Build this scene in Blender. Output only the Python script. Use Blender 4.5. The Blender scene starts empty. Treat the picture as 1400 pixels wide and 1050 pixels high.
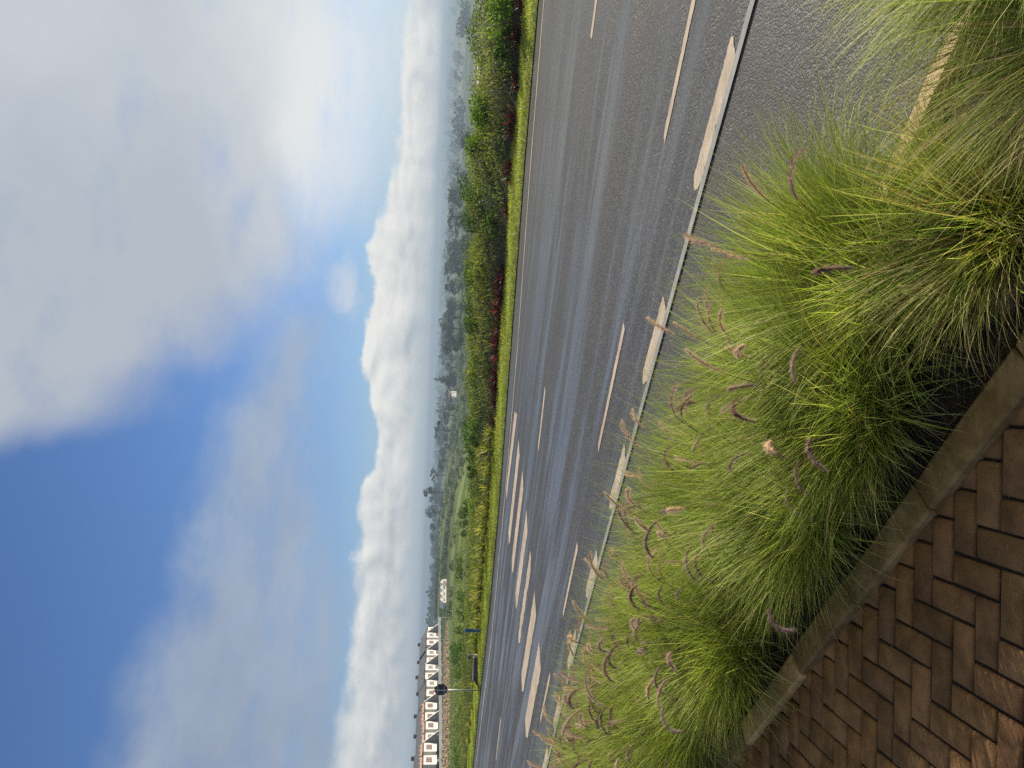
import bpy, math, random
import numpy as np

random.seed(7)
RNG = np.random.default_rng(11)
PI = math.pi
scene = bpy.context.scene
COL = scene.collection

# ------------------------------------------------------------------ camera
PITCH, ROLL, EYE = math.radians(5.9), math.atan(0.037), 1.6
_X = np.array([1.0, 0, 0])
_F = np.array([0, math.cos(PITCH), -math.sin(PITCH)])
_UP = np.array([0, math.sin(PITCH), math.cos(PITCH)])
_R = _X * math.cos(ROLL) + _UP * math.sin(ROLL)
_U = _UP * math.cos(ROLL) - _X * math.sin(ROLL)
from mathutils import Matrix, Vector
cam_data = bpy.data.cameras.new('camera')
cam = bpy.data.objects.new('camera', cam_data)
COL.objects.link(cam)
# the phone was held on its side: the picture's left edge is up in the world
cx, cy, cz = -_U, _R, -_F
cam.matrix_world = Matrix(((cx[0], cy[0], cz[0], 0), (cx[1], cy[1], cz[1], 0), (cx[2], cy[2], cz[2], EYE), (0, 0, 0, 1)))
cam_data.sensor_fit = 'HORIZONTAL'
cam_data.sensor_width = 36.0
cam_data.lens = 1052.0 / 1400.0 * 36.0
cam_data.clip_start = 0.05
cam_data.clip_end = 30000
scene.camera = cam

# ------------------------------------------------------------------ sun, exposure
SUN_AZ, SUN_EL = 62.0, 25.5
sd = bpy.data.lights.new('sun', 'SUN')
sd.energy = 5.0
sd.angle = math.radians(0.5)
sd.color = (1.0, 0.90, 0.76)
sun = bpy.data.objects.new('sun', sd)
COL.objects.link(sun)
_s = Vector((math.sin(math.radians(SUN_AZ)) * math.cos(math.radians(SUN_EL)),
             math.cos(math.radians(SUN_AZ)) * math.cos(math.radians(SUN_EL)),
             math.sin(math.radians(SUN_EL))))
sun.rotation_euler = _s.to_track_quat('Z', 'Y').to_euler()
sun.location = _s * 60
scene.view_settings.view_transform = 'Standard'
scene.view_settings.look = 'None'
scene.view_settings.exposure = 0.5
scene.view_settings.gamma = 1.0
scene.render.engine = 'CYCLES'
scene.cycles.max_bounces = 8
scene.cycles.diffuse_bounces = 3
scene.cycles.transmission_bounces = 6
scene.cycles.volume_bounces = 0
scene.cycles.use_denoising = False

# ------------------------------------------------------------------ node helpers
class N:
    """a socket with arithmetic, so shader maths can be written as expressions"""
    def __init__(s, nt, sock): s.nt, s.s = nt, sock
    def _m(s, op, *a, clamp=False):
        n = s.nt.nodes.new('ShaderNodeMath'); n.operation = op; n.use_clamp = clamp
        for i, v in enumerate((s,) + a):
            if isinstance(v, N): s.nt.links.new(v.s, n.inputs[i])
            else: n.inputs[i].default_value = float(v)
        return N(s.nt, n.outputs[0])
    def __add__(s, o): return s._m('ADD', o)
    __radd__ = __add__
    def __sub__(s, o): return s._m('SUBTRACT', o)
    def __rsub__(s, o): return (s * -1.0) + o
    def __mul__(s, o): return s._m('MULTIPLY', o)
    __rmul__ = __mul__
    def __truediv__(s, o): return s._m('DIVIDE', o)
    def clamp(s): return s._m('ADD', 0.0, clamp=True)
    def pow(s, o): return s._m('POWER', o)
    def step(s, e0, e1):
        n = s.nt.nodes.new('ShaderNodeMapRange'); n.interpolation_type = 'SMOOTHSTEP'
        for k, v in (('Value', s), ('From Min', e0), ('From Max', e1)):
            if isinstance(v, N): s.nt.links.new(v.s, n.inputs[k])
            else: n.inputs[k].default_value = float(v)
        return N(s.nt, n.outputs[0])

def mixc(nt, f, a, b, mode='MIX'):
    n = nt.nodes.new('ShaderNodeMix'); n.data_type = 'RGBA'; n.blend_type = mode
    n.clamp_factor = True
    for i, v in ((0, f), (6, a), (7, b)):
        if isinstance(v, N): nt.links.new(v.s, n.inputs[i])
        elif i == 0: n.inputs[0].default_value = float(v)
        else: n.inputs[i].default_value = (*v, 1.0)
    return N(nt, n.outputs[2])

def vec(nt, x, y, z=0.0):
    n = nt.nodes.new('ShaderNodeCombineXYZ')
    for i, v in enumerate((x, y, z)):
        if isinstance(v, N): nt.links.new(v.s, n.inputs[i])
        else: n.inputs[i].default_value = float(v)
    return N(nt, n.outputs[0])

def noise(nt, v, scale=1.0, detail=3.0, rough=0.5, dist=0.0):
    n = nt.nodes.new('ShaderNodeTexNoise')
    if v is not None: nt.links.new(v.s, n.inputs['Vector'])
    n.inputs['Scale'].default_value = scale
    n.inputs['Detail'].default_value = detail
    n.inputs['Roughness'].default_value = rough
    n.inputs['Distortion'].default_value = dist
    return N(nt, n.outputs[0])

def fcurve(nt, x, lo, hi, vlo, vhi, pts):
    """piecewise-smooth function of x given as (x, value) points"""
    n = nt.nodes.new('ShaderNodeFloatCurve')
    t = ((x - lo) * (1.0 / (hi - lo))).clamp()
    nt.links.new(t.s, n.inputs['Value'])
    c = n.mapping.curves[0]
    q = [((a - lo) / (hi - lo), (b - vlo) / (vhi - vlo)) for a, b in sorted(pts)]
    c.points[0].location = q[0]; c.points[1].location = q[-1]
    for a in q[1:-1]: c.points.new(*a)
    for p in c.points: p.handle_type = 'AUTO_CLAMPED'
    n.mapping.update()
    return N(nt, n.outputs[0]) * (vhi - vlo) + vlo

# ------------------------------------------------------------------ sky
world = bpy.data.worlds.new('World')
scene.world = world
world.use_nodes = True
nt = world.node_tree
bg = nt.nodes['Background']
sky = nt.nodes.new('ShaderNodeTexSky')
sky.sky_type = 'NISHITA'
sky.sun_disc = False
sky.sun_elevation = math.radians(SUN_EL)
sky.sun_rotation = math.radians(SUN_AZ)
sky.air_density, sky.dust_density, sky.ozone_density = 1.0, 0.4, 2.0
SKYK = 0.07
tc = nt.nodes.new('ShaderNodeTexCoord')
sep = nt.nodes.new('ShaderNodeSeparateXYZ')
nt.links.new(tc.outputs['Generated'], sep.inputs[0])
dx, dy, dz = (N(nt, sep.outputs[i]) for i in range(3))
az = dx._m('ARCTAN2', dy) * (180 / PI)
el = dz._m('ARCSINE') * (180 / PI)
blue = mixc(nt, 1.0, N(nt, sky.outputs[0]), (0.70, 0.89, 1.24), 'MULTIPLY')
air = mixc(nt, el.step(0.0, 9.0) * 0.45 + 0.55, (4.6, 5.6, 7.0), blue)
pl = vec(nt, dx / (dz + 0.22), dy / (dz + 0.22), 0.0)
nA = noise(nt, pl, 1.1, 7, 0.55)
nB = noise(nt, pl, 3.1, 7, 0.58)
ang = vec(nt, az * 0.16, el * 0.20, 3.3)
nC = noise(nt, ang, 1.0, 9, 0.58, 0.3)
nD = noise(nt, ang, 0.42, 4, 0.5)
# a long tongue of grey cloud across the left half of the view
up2 = fcurve(nt, az, -60, 60, 0, 40, [(-60, 24), (-40, 21), (-26, 19.5), (-22, 19.2), (-18.8, 18.2), (-15, 16.6), (-8.9, 16.2), (-3.7, 14.8), (0.6, 13.2), (4.5, 10), (8, 7), (14, 4), (60, 2)])
lo2 = fcurve(nt, az, -60, 60, 0, 40, [(-60, 4), (-26, 4.6), (-17, 5.6), (-11.8, 7.2), (-5.6, 8.2), (0, 8.2), (4.6, 7.0), (10, 5), (60, 3)])
wob = (nC - 0.5) * 5.0 + (nB - 0.5) * 2.4
d2 = (up2 - el + wob).step(-1.5, 3.2) * (el - lo2 + wob * 0.7).step(-2.4, 3.0)
d2 = d2 * (0.62 + (nB.step(0.3, 0.62)) * 0.38)
c2 = mixc(nt, az.step(-30, 2) * 0.6 + nC.step(0.3, 0.7) * 0.35, (3.15, 3.7, 4.6), (4.2, 5.1, 6.4))
# the broad pale sheet above and to the right
lo3 = fcurve(nt, az, -60, 60, 0, 60, [(-60, 44), (-18, 40), (-9, 37), (-6.5, 31), (-4.6, 25), (-3.0, 21.2), (-0.5, 18.8), (1.2, 15.4), (4.3, 12.2), (9.8, 7.6), (13.1, 4.6), (17.6, 3.6), (26, 3.4), (60, 3)])
d3 = (el - lo3 + (nC - 0.5) * 8.0 + (nA - 0.5) * 4.0).step(-4.6, 7.0)
d3 = d3 * (0.72 + 0.28 * nB.step(0.28, 0.5))
c3 = mixc(nt, (el.step(20, 5) * 0.5 + az.step(4, 26) * 0.42 - 0.12 + (nA - 0.5) * 0.5 + (nC - 0.5) * 0.4).clamp(), (4.7, 5.15, 5.8), (8.2, 8.5, 8.5))
gl = ((az - 18.0) * (az - 18.0) * 0.012 + (el - 8.0) * (el - 8.0) * 0.05 + (nC - 0.5) * 1.6).step(1.2, 0.0)
c3 = mixc(nt, gl * 0.75, c3, (8.6, 8.8, 8.7))
c3 = mixc(nt, el.step(30, 50), c3, (3.5, 3.2, 2.85))  # unseen overhead cloud, added grey and warm to tone down the ambient light
# white cumulus bank standing along the horizon
top = fcurve(nt, az, -60, 60, 0, 10, [(-60, 4), (-40, 6), (-30, 6.0), (-26.5, 5.7), (-23.9, 5.4), (-19.7, 5.0), (-14.8, 4.9), (-11.8, 4.9), (-8.7, 4.95), (-7.2, 4.3), (-5.5, 3.75), (-2.3, 4.1), (0.0, 4.9), (2.5, 5.2), (4.2, 5.1), (6, 4.5), (7.4, 4.7), (9.0, 5.1), (10.6, 4.6), (13.6, 3.7), (16.7, 3.0), (20.1, 2.9), (23.4, 2.6), (26, 2.4), (32, 2.6), (60, 4)])
bv = vec(nt, az * 0.34, el * 0.60, 7.1)
nE = noise(nt, bv, 1.0, 10, 0.52, 0.3)
nE2 = noise(nt, vec(nt, az * 0.34 + 0.26, el * 0.60 + 0.2, 7.1), 1.0, 6, 0.45, 0.3)
edge = top - el + (nE - 0.5) * 1.7 + (nC - 0.5) * 0.8 + (noise(nt, ang, 6.0, 6, 0.6) - 0.5) * 0.6
soft = fcurve(nt, az, -60, 60, 0, 2, [(-60, 1.1), (-26, 0.95), (-14, 0.6), (-6, 0.36), (4, 0.32), (12, 0.38), (26, 0.5), (60, 0.8)])
d1 = edge.step(soft * -0.5, soft)
relief = (nE - nE2) * 1.55 + (nC - 0.5) * 0.3
lit = (0.40 + relief + (el - top * 0.62) * 0.16 + az.step(-26, 16) * 0.40).clamp()
c1 = mixc(nt, lit, (4.5, 5.0, 5.5), (8.7, 8.7, 8.4))
base = el.step(2.3, 0.5) * fcurve(nt, az, -60, 60, 0, 1, [(-60, 0.95), (-10, 0.95), (0, 0.75), (8, 0.4), (15, 0.15), (26, 0.05), (60, 0.2)])
c1 = mixc(nt, base, c1, (5.0, 5.8, 6.4))
out = mixc(nt, d2 * 0.92, air, c2)
# small loose puff above the bank
puff = ((az - 6.6) * (az - 6.6) * 0.16 + (el - 6.6) * (el - 6.6) * 0.55 + (nE - 0.5) * 3.2).step(1.3, 0.0) * 0.55
out = mixc(nt, puff, out, (7.2, 7.5, 7.9))
out = mixc(nt, d3, out, c3)
out = mixc(nt, d1, out, c1)
nt.links.new(out.s, bg.inputs['Color'])
bg.inputs['Strength'].default_value = SKYK

# ------------------------------------------------------------------ ground frame
# a = metres along the road (away to the left), p = metres across it, grade 2.7 % downhill
TH, GR = math.radians(47.7), 0.027
AX, AY = -math.sin(TH), math.cos(TH)
PX, PY = math.cos(TH), math.sin(TH)
def W(a, p, z=0.0):
    return (a * AX + p * PX, a * AY + p * PY, z - GR * a)
def Wn(a, p, z):
    a, p, z = np.broadcast_arrays(np.asarray(a, float), np.asarray(p, float), np.asarray(z, float))
    return np.stack([a * AX + p * PX, a * AY + p * PY, z - GR * a], -1)
ROADZ = -0.10
def far_line(a):        # white line on the far side of the carriageway
    return np.interp(a, [-60, 0, 4.7, 7.5, 11.8, 17, 24.5, 31, 38, 60, 200], [16.2, 15.7, 15.4, 15.1, 14.3, 13.85, 13.65, 14.2, 14.8, 15.2, 15.5])
def lawn_near(a): return np.interp(a, [-60, 4.5, 8, 11.3, 14, 19, 25, 34, 60, 200], [16.7, 16.4, 16.3, 15.9, 15.6, 15.05, 15.05, 15.7, 16.2, 16.5])
def lawn_far(a): return np.interp(a, [-60, 5, 8.5, 12.4, 15.4, 19, 24, 34, 60, 200], [18.0, 17.8, 17.5, 17.3, 17.0, 16.45, 16.35, 16.7, 17.2, 17.5])

def hf(x, y):
    """height of the natural ground"""
    a = x * AX + y * AY
    p = x * PX + y * PY
    near = -0.34 - GR * np.clip(a, -80, 160)
    r = np.hypot(x, y)
    t = np.degrees(np.arctan2(x, y))
    rs = [0, 60, 100, 150, 200, 300, 420, 600, 900, 1400, 2200, 3500, 5000, 7200]
    L = [-1, -1.4, -2.7, -3.9, -4.9, -5.0, -6.5, -9, -14, -22, -28, -26, -24, -30]
    M = [-1, -1.6, -2.9, -3.9, -4.5, -5.1, -5.5, -6.3, -15, -24, -28, -26, -24, -30]
    C = [-1, -2.6, -5.2, -7.4, -9.0, -12.0, -14.2, -17.0, -22, -26, -28, -28, -26, -30]
    Rr = [-1, -3.6, -6.5, -9, -11, -14.2, -17, -22, -27, -33, -35, -27, -15, -14]
    zs = np.stack([np.interp(r, rs, k) for k in (L, M, C, Rr)])
    tt = np.clip(np.interp(t, [-26, -13, 0, 20], [0, 1, 2, 3]), 0, 2.999)
    i = tt.astype(int)
    f = tt - i
    f = f * f * (3 - 2 * f)
    idx = np.arange(zs[0].size)
    zf = zs.reshape(4, -1)
    fi = i.reshape(-1)
    far = (zf[fi, idx] * (1 - f.reshape(-1)) + zf[np.minimum(fi + 1, 3), idx] * f.reshape(-1)).reshape(r.shape)
    und = (np.sin(x * 0.013 + 1) * np.cos(y * 0.011) * 0.9 + np.sin(x * 0.041) * np.sin(y * 0.033 + 2) * 0.25) * np.clip((r - 80) / 300, 0, 1)
    far = far + und
    w = np.clip((p - 20) / 26, 0, 1)
    w = w * w * (3 - 2 * w)
    return near * (1 - w) + far * w

# ------------------------------------------------------------------ mesh helpers
def mk(name, V, F, mat=None, parent=None, loc=None, rz=0.0, smooth=False, col=None, mi=None):
    me = bpy.data.meshes.new(name)
    V = np.asarray(V, np.float32).reshape(-1, 3)
    if isinstance(F, np.ndarray):
        n, k = F.shape
        me.vertices.add(len(V)); me.vertices.foreach_set('co', V.ravel())
        me.loops.add(n * k); me.loops.foreach_set('vertex_index', F.astype(np.int32).ravel())
        me.polygons.add(n); me.polygons.foreach_set('loop_start', np.arange(0, n * k, k, dtype=np.int32))
        me.update(calc_edges=True)
    else:
        me.from_pydata(V.tolist(), [], F)
    if smooth: me.polygons.foreach_set('use_smooth', np.ones(len(me.polygons), bool))
    if col is not None:
        at = me.color_attributes.new('Col', 'FLOAT_COLOR', 'POINT')
        c = np.ones((len(V), 4), np.float32); c[:, :3] = col
        at.data.foreach_set('color', c.ravel())
    for m in (mat if isinstance(mat, (list, tuple)) else [mat]):
        if m: me.materials.append(m)
    if mi is not None: me.polygons.foreach_set('material_index', np.asarray(mi, np.int32))
    me.update()
    o = bpy.data.objects.new(name, me)
    COL.objects.link(o)
    if parent is not None: o.parent = parent
    if loc is not None: o.location = loc
    o.rotation_euler = (0, 0, rz)
    return o

def empty(name, loc=(0, 0, 0), rz=0.0):
    o = bpy.data.objects.new(name, None)
    o.empty_display_size = 0.2
    COL.objects.link(o)
    o.location = loc
    o.rotation_euler = (0, 0, rz)
    return o

def tag(o, label=None, cat=None, group=None, kind=None):
    if label: o['label'] = label
    if cat: o['category'] = cat
    if group: o['group'] = group
    if kind: o['kind'] = kind
    return o

def copy_tree(o, parent=None):
    c = o.copy()
    COL.objects.link(c)
    c.parent = parent
    for ch in list(o.children): copy_tree(ch, c)
    return c

class MB:
    """collects boxes, prisms and tubes for one mesh"""
    def __init__(s): s.V, s.F, s.C = [], [], []
    def add(s, V, F, c=(1, 1, 1)):
        b = len(s.V)
        s.V += [tuple(v) for v in V]
        s.F += [tuple(i + b for i in f) for f in F]
        s.C += [c] * len(V)
        return s
    def box(s, x0, y0, z0, x1, y1, z1, bev=0.0, c=(1, 1, 1)):
        if bev <= 0:
            V = [(x, y, z) for z in (z0, z1) for x, y in ((x0, y0), (x1, y0), (x1, y1), (x0, y1))]
            F = [(3, 2, 1, 0), (4, 5, 6, 7), (0, 1, 5, 4), (1, 2, 6, 5), (2, 3, 7, 6), (3, 0, 4, 7)]
        else:
            b = bev
            V, F = [], []
            rings = [(z0, b), (z0 + b, 0), (z1 - b, 0), (z1, b)]
            for z, i in rings:
                V += [(x0 + b, y0 + i, z), (x1 - b, y0 + i, z), (x1 - i, y0 + b, z), (x1 - i, y1 - b, z),
                      (x1 - b, y1 - i, z), (x0 + b, y1 - i, z), (x0 + i, y1 - b, z), (x0 + i, y0 + b, z)]
            for k in range(3):
                for j in range(8):
                    F.append((k * 8 + j, k * 8 + (j + 1) % 8, k * 8 + 8 + (j + 1) % 8, k * 8 + 8 + j))
            F += [tuple(range(7, -1, -1)), tuple(range(24, 32))]
        return s.add(V, F, c)
    def prism(s, poly, axis, d0, d1, c=(1, 1, 1)):
        """poly of (u, v) pushed from d0 to d1 along axis 0, 1 or 2"""
        n = len(poly)
        def P(u, v, d): return {0: (d, u, v), 1: (u, d, v), 2: (u, v, d)}[axis]
        V = [P(u, v, d0) for u, v in poly] + [P(u, v, d1) for u, v in poly]
        F = [tuple(range(n))[::-1], tuple(range(n, 2 * n))] + [(i, (i + 1) % n, n + (i + 1) % n, n + i) for i in range(n)]
        return s.add(V, F, c)
    def tube(s, pts, radii, seg=8, cap=True, c=(1, 1, 1)):
        pts = [Vector(p) for p in pts]
        V, F = [], []
        ref = Vector((0.31, 0.2, 0.93))
        for i, p in enumerate(pts):
            t = (pts[min(i + 1, len(pts) - 1)] - pts[max(i - 1, 0)]).normalized()
            u = t.cross(ref)
            if u.length < 1e-3: u = t.cross(Vector((1, 0, 0)))
            u.normalize(); w = t.cross(u)
            for k in range(seg):
                an = 2 * PI * k / seg
                V.append(p + (u * math.cos(an) + w * math.sin(an)) * radii[i])
        for i in range(len(pts) - 1):
            for k in range(seg):
                F.append((i * seg + k, i * seg + (k + 1) % seg, (i + 1) * seg + (k + 1) % seg, (i + 1) * seg + k))
        if cap:
            F += [tuple(range(seg))[::-1], tuple(range((len(pts) - 1) * seg, len(pts) * seg))]
        return s.add(V, F, c)
    def build(s, name, mat, parent=None, smooth=False, col=False, **k):
        return mk(name, s.V, s.F, mat, parent, smooth=smooth, col=np.array(s.C) if col else None, **k)

def unit_vectors(n, rng):
    v = rng.normal(size=(n, 3))
    return v / np.linalg.norm(v, axis=1, keepdims=True)

def leaf_quads(cen, size, rng, aspect=0.5, up=0.0, cols=None, bend=0.25):
    """a pointed leaf (two quads folded on the midrib would be costly: one kite each) at every centre"""
    n = len(cen)
    t = unit_vectors(n, rng)
    t[:, 2] += up
    t /= np.linalg.norm(t, axis=1, keepdims=True)
    s = np.cross(t, unit_vectors(n, rng))
    s /= np.linalg.norm(s, axis=1, keepdims=True) + 1e-9
    nn = np.cross(t, s)
    L = np.asarray(size).reshape(-1, 1) * np.ones((n, 1))
    w = L * aspect * 0.5
    V = np.empty((n, 4, 3))
    V[:, 0] = cen - t * L * 0.5
    V[:, 1] = cen + s * w + nn * w * bend
    V[:, 2] = cen + t * L * 0.5 - nn * w * bend
    V[:, 3] = cen - s * w + nn * w * bend
    F = np.arange(4 * n).reshape(n, 4)
    C = None if cols is None else np.repeat(cols, 4, axis=0)
    return V.reshape(-1, 3), F, C

def ribbons(base, phi, tilt, k, length, width, rng, seg=6, lean=(0, 0), c0=None, c1=None, power=1.3, twist=0.5):
    """arching grass blades: base (n,3), heading phi, first tilt from upright, bend k over the length"""
    n = len(base)
    s = np.linspace(0, 1, seg + 1)
    ang = tilt[:, None] + k[:, None] * s[None, :] ** power
    ang = np.clip(ang, 0, 2.75)
    ds = length[:, None] / seg
    hor = np.sin(ang) * ds
    ver = np.cos(ang) * ds
    H = np.concatenate([np.zeros((n, 1)), np.cumsum((hor[:, 1:] + hor[:, :-1]) / 2, 1)], 1)
    Z = np.concatenate([np.zeros((n, 1)), np.cumsum((ver[:, 1:] + ver[:, :-1]) / 2, 1)], 1)
    wig = rng.normal(0, 0.05, (n, 1)) * np.sin(s * 4.0)[None, :] * length[:, None]
    P = np.empty((n, seg + 1, 3))
    cp, sp = np.cos(phi)[:, None], np.sin(phi)[:, None]
    P[..., 0] = base[:, None, 0] + H * cp - wig * sp + lean[0] * (s ** 2)[None, :] * length[:, None]
    P[..., 1] = base[:, None, 1] + H * sp + wig * cp + lean[1] * (s ** 2)[None, :] * length[:, None]
    P[..., 2] = base[:, None, 2] + Z
    side = np.stack([-sp, cp, np.zeros_like(sp)], -1)
    tw = rng.uniform(-twist, twist, (n, 1, 1))
    upv = np.array([0, 0, 1.0])
    side = side * np.cos(tw) + upv * np.sin(tw)
    wd = (width[:, None] * np.minimum(1, (1.04 - s) * 2.2)[None, :] * 0.5)[..., None]
    V = np.stack([P - side * wd, P + side * wd], 2)            # n, seg+1, 2, 3
    idx = np.arange(n * (seg + 1) * 2).reshape(n, seg + 1, 2)
    F = np.stack([idx[:, :-1, 0], idx[:, :-1, 1], idx[:, 1:, 1], idx[:, 1:, 0]], -1).reshape(-1, 4)
    C = None
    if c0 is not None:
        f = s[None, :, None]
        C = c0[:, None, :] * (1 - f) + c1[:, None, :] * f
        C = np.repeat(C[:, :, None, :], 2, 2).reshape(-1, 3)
    return V.reshape(-1, 3), F, C

def join_arrays(parts):
    Vs, Fs, Cs, b = [], [], [], 0
    for V, F, C in parts:
        Vs.append(V); Fs.append(F + b); Cs.append(C); b += len(V)
    return np.concatenate(Vs), np.concatenate(Fs), np.concatenate(Cs)

# ------------------------------------------------------------------ materials
def new_mat(name):
    m = bpy.data.materials.new(name)
    m.use_nodes = True
    t = m.node_tree
    return m, t, t.nodes['Principled BSDF'], t.nodes['Material Output']

def bump(t, bsdf, h, dist=0.01, strength=0.6):
    b = t.nodes.new('ShaderNodeBump')
    b.inputs['Distance'].default_value = dist
    b.inputs['Strength'].default_value = strength
    t.links.new(h.s, b.inputs['Height'])
    t.links.new(b.outputs[0], bsdf.inputs['Normal'])

def objco(t, rot=0.0, scale=(1, 1, 1)):
    c = t.nodes.new('ShaderNodeTexCoord')
    m = t.nodes.new('ShaderNodeMapping')
    m.inputs['Rotation'].default_value = (0, 0, rot)
    m.inputs['Scale'].default_value = scale
    t.links.new(c.outputs['Object'], m.inputs[0])
    return N(t, m.outputs[0])

def attr(t, name='Col'):
    a = t.nodes.new('ShaderNodeAttribute'); a.attribute_name = name
    return N(t, a.outputs['Color'])

def plain(name, col, rough=0.7, var=0.25, scale=3.0, metal=0.0, bmp=0.0):
    m, t, b, o = new_mat(name)
    v = objco(t)
    n1 = noise(t, v, scale, 5, 0.6)
    lo = tuple(c * (1 - var) for c in col); hi = tuple(min(1, c * (1 + var)) for c in col)
    c = mixc(t, n1.step(0.3, 0.7), lo, hi)
    t.links.new(c.s, b.inputs['Base Color'])
    b.inputs['Roughness'].default_value = rough
    b.inputs['Metallic'].default_value = metal
    if bmp: bump(t, b, noise(t, v, scale * 6, 4, 0.6), bmp)
    return m

def leafmat(name, trans=0.45, tint=(1, 1, 1), rough=0.45, spec=0.3, tcol=(1.25, 1.25, 0.55)):
    """leaf or blade: reflects its own colour and lets light through"""
    m, t, b, o = new_mat(name)
    c = mixc(t, 1.0, attr(t), tint, 'MULTIPLY')
    t.links.new(c.s, b.inputs['Base Color'])
    b.inputs['Roughness'].default_value = rough
    b.inputs['Specular IOR Level'].default_value = spec
    tr = t.nodes.new('ShaderNodeBsdfTranslucent')
    ct = mixc(t, 1.0, c, tcol, 'MULTIPLY')
    t.links.new(ct.s, tr.inputs[0])
    mx = t.nodes.new('ShaderNodeMixShader')
    mx.inputs[0].default_value = trans
    t.links.new(b.outputs[0], mx.inputs[1]); t.links.new(tr.outputs[0], mx.inputs[2])
    t.links.new(mx.outputs[0], o.inputs['Surface'])
    return m

ROT_AP = -math.atan2(AY, AX)      # turns world x,y into a,p for materials

def asphalt(name, dark, lightc, streak, coarse):
    m, t, b, o = new_mat(name)
    v = objco(t, ROT_AP)
    sp = t.nodes.new('ShaderNodeSeparateXYZ'); t.links.new(v.s, sp.inputs[0])
    a, p = N(t, sp.outputs[0]), N(t, sp.outputs[1])
    chips = t.nodes.new('ShaderNodeTexVoronoi'); t.links.new(v.s, chips.inputs['Vector'])
    chips.inputs['Scale'].default_value = coarse
    cd = N(t, chips.outputs['Distance'])
    csep = t.nodes.new('ShaderNodeSeparateColor'); t.links.new(chips.outputs['Color'], csep.inputs[0])
    cr = N(t, csep.outputs[0])
    n1 = noise(t, v, 1.1, 5, 0.6)
    n2 = noise(t, v, 30, 4, 0.7)
    st = noise(t, vec(t, a * 0.10, p * 1.7, 0.0), 1.0, 6, 0.62, 0.25)     # tyre-polished and damp bands along the lanes
    st2 = noise(t, vec(t, a * 0.5, p * 6.0, 4.0), 1.0, 5, 0.65)
    band = (st.step(0.42, 0.60) * 0.9 + (st2 - 0.5) * 0.9).clamp() * streak
    f = (n1 * 0.45 + n2 * 0.35 + cr * 0.45 - 0.2 + band * 0.40).clamp()  # sheen of the damp bands is also painted as paler base colour
    wet = band * max(streak, 0.3)
    c = mixc(t, f, dark, lightc)
    pale = (cr.step(0.86, 0.98)) * 0.5
    c = mixc(t, pale, c, tuple(min(1, k * 2.2) for k in lightc))
    t.links.new(c.s, b.inputs['Base Color'])
    r = (0.58 - wet * 0.34 + (n1 - 0.5) * 0.12)
    t.links.new(r.s, b.inputs['Roughness'])
    b.inputs['Specular IOR Level'].default_value = 0.5
    hgt = cd * -0.8 + n2 * 0.8 + noise(t, v, 9, 3, 0.6) * 0.6
    bump(t, b, hgt, 0.008 if streak > 0.5 else 0.006, 0.8)
    bs = (wet * -0.6 + 0.8)
    t.links.new(bs.s, b.inputs['Normal'].links[0].from_node.inputs['Strength'])
    return m

M = {}
M['road'] = asphalt('road_asphalt', (0.019, 0.019, 0.0195), (0.092, 0.090, 0.088), 1.0, 60)
M['lane'] = asphalt('shoulder_asphalt', (0.028, 0.028, 0.029), (0.100, 0.099, 0.098), 0.25, 88)
M['concrete'] = plain('concrete', (0.30, 0.28, 0.25), 0.85, 0.3, 6, bmp=0.004)
M['gutter'] = plain('gutter_concrete', (0.28, 0.285, 0.285), 0.7, 0.2, 4, bmp=0.003)
M['fair'] = plain('pale_stone', (0.34, 0.31, 0.26), 0.85, 0.25, 5, bmp=0.004)

def paint_mat():
    m, t, b, o = new_mat('road_paint')
    v = objco(t, ROT_AP)
    n1 = noise(t, v, 26, 6, 0.7)
    n2 = noise(t, v, 3.0, 4, 0.6)
    n3 = noise(t, objco(t, ROT_AP, (0.7, 8, 1)), 7, 5, 0.65)
    c = mixc(t, n2.step(0.3, 0.7), (0.42, 0.34, 0.25), (0.58, 0.49, 0.375))
    c = mixc(t, n3.step(0.60, 0.74) * 0.55, c, (0.16, 0.14, 0.12))
    c = mixc(t, n1.step(0.58, 0.66) * 0.8 * n2.step(0.35, 0.6), c, (0.075, 0.07, 0.065))
    c = mixc(t, noise(t, objco(t, ROT_AP, (0.5, 14, 1)), 3, 4, 0.6).step(0.52, 0.66) * 0.4, c, (0.20, 0.175, 0.15))
    t.links.new(c.s, b.inputs['Base Color'])
    b.inputs['Roughness'].default_value = 0.6
    bump(t, b, n1, 0.004)
    return m
M['paint'] = paint_mat()

def kerb_mat():
    m, t, b, o = new_mat('kerb_concrete')
    v = objco(t)
    n1 = noise(t, v, 7, 6, 0.65); n2 = noise(t, v, 60, 4, 0.7); n3 = noise(t, v, 2.4, 4, 0.6)
    c = mixc(t, n1.step(0.35, 0.66), (0.20, 0.13, 0.055), (0.37, 0.26, 0.125))
    c = mixc(t, n3.step(0.52, 0.68) * 0.6, c, (0.085, 0.085, 0.05))
    c = mixc(t, n2.step(0.62, 0.7) * 0.5, c, (0.05, 0.045, 0.035))
    c = mixc(t, 1.0, c, attr(t), 'MULTIPLY')
    t.links.new(c.s, b.inputs['Base Color']); b.inputs['Roughness'].default_value = 0.9
    b.inputs['Specular IOR Level'].default_value = 0.15
    bump(t, b, n1 * 0.5 + n2 * 0.5, 0.006)
    return m
M['kerb'] = kerb_mat()

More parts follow.
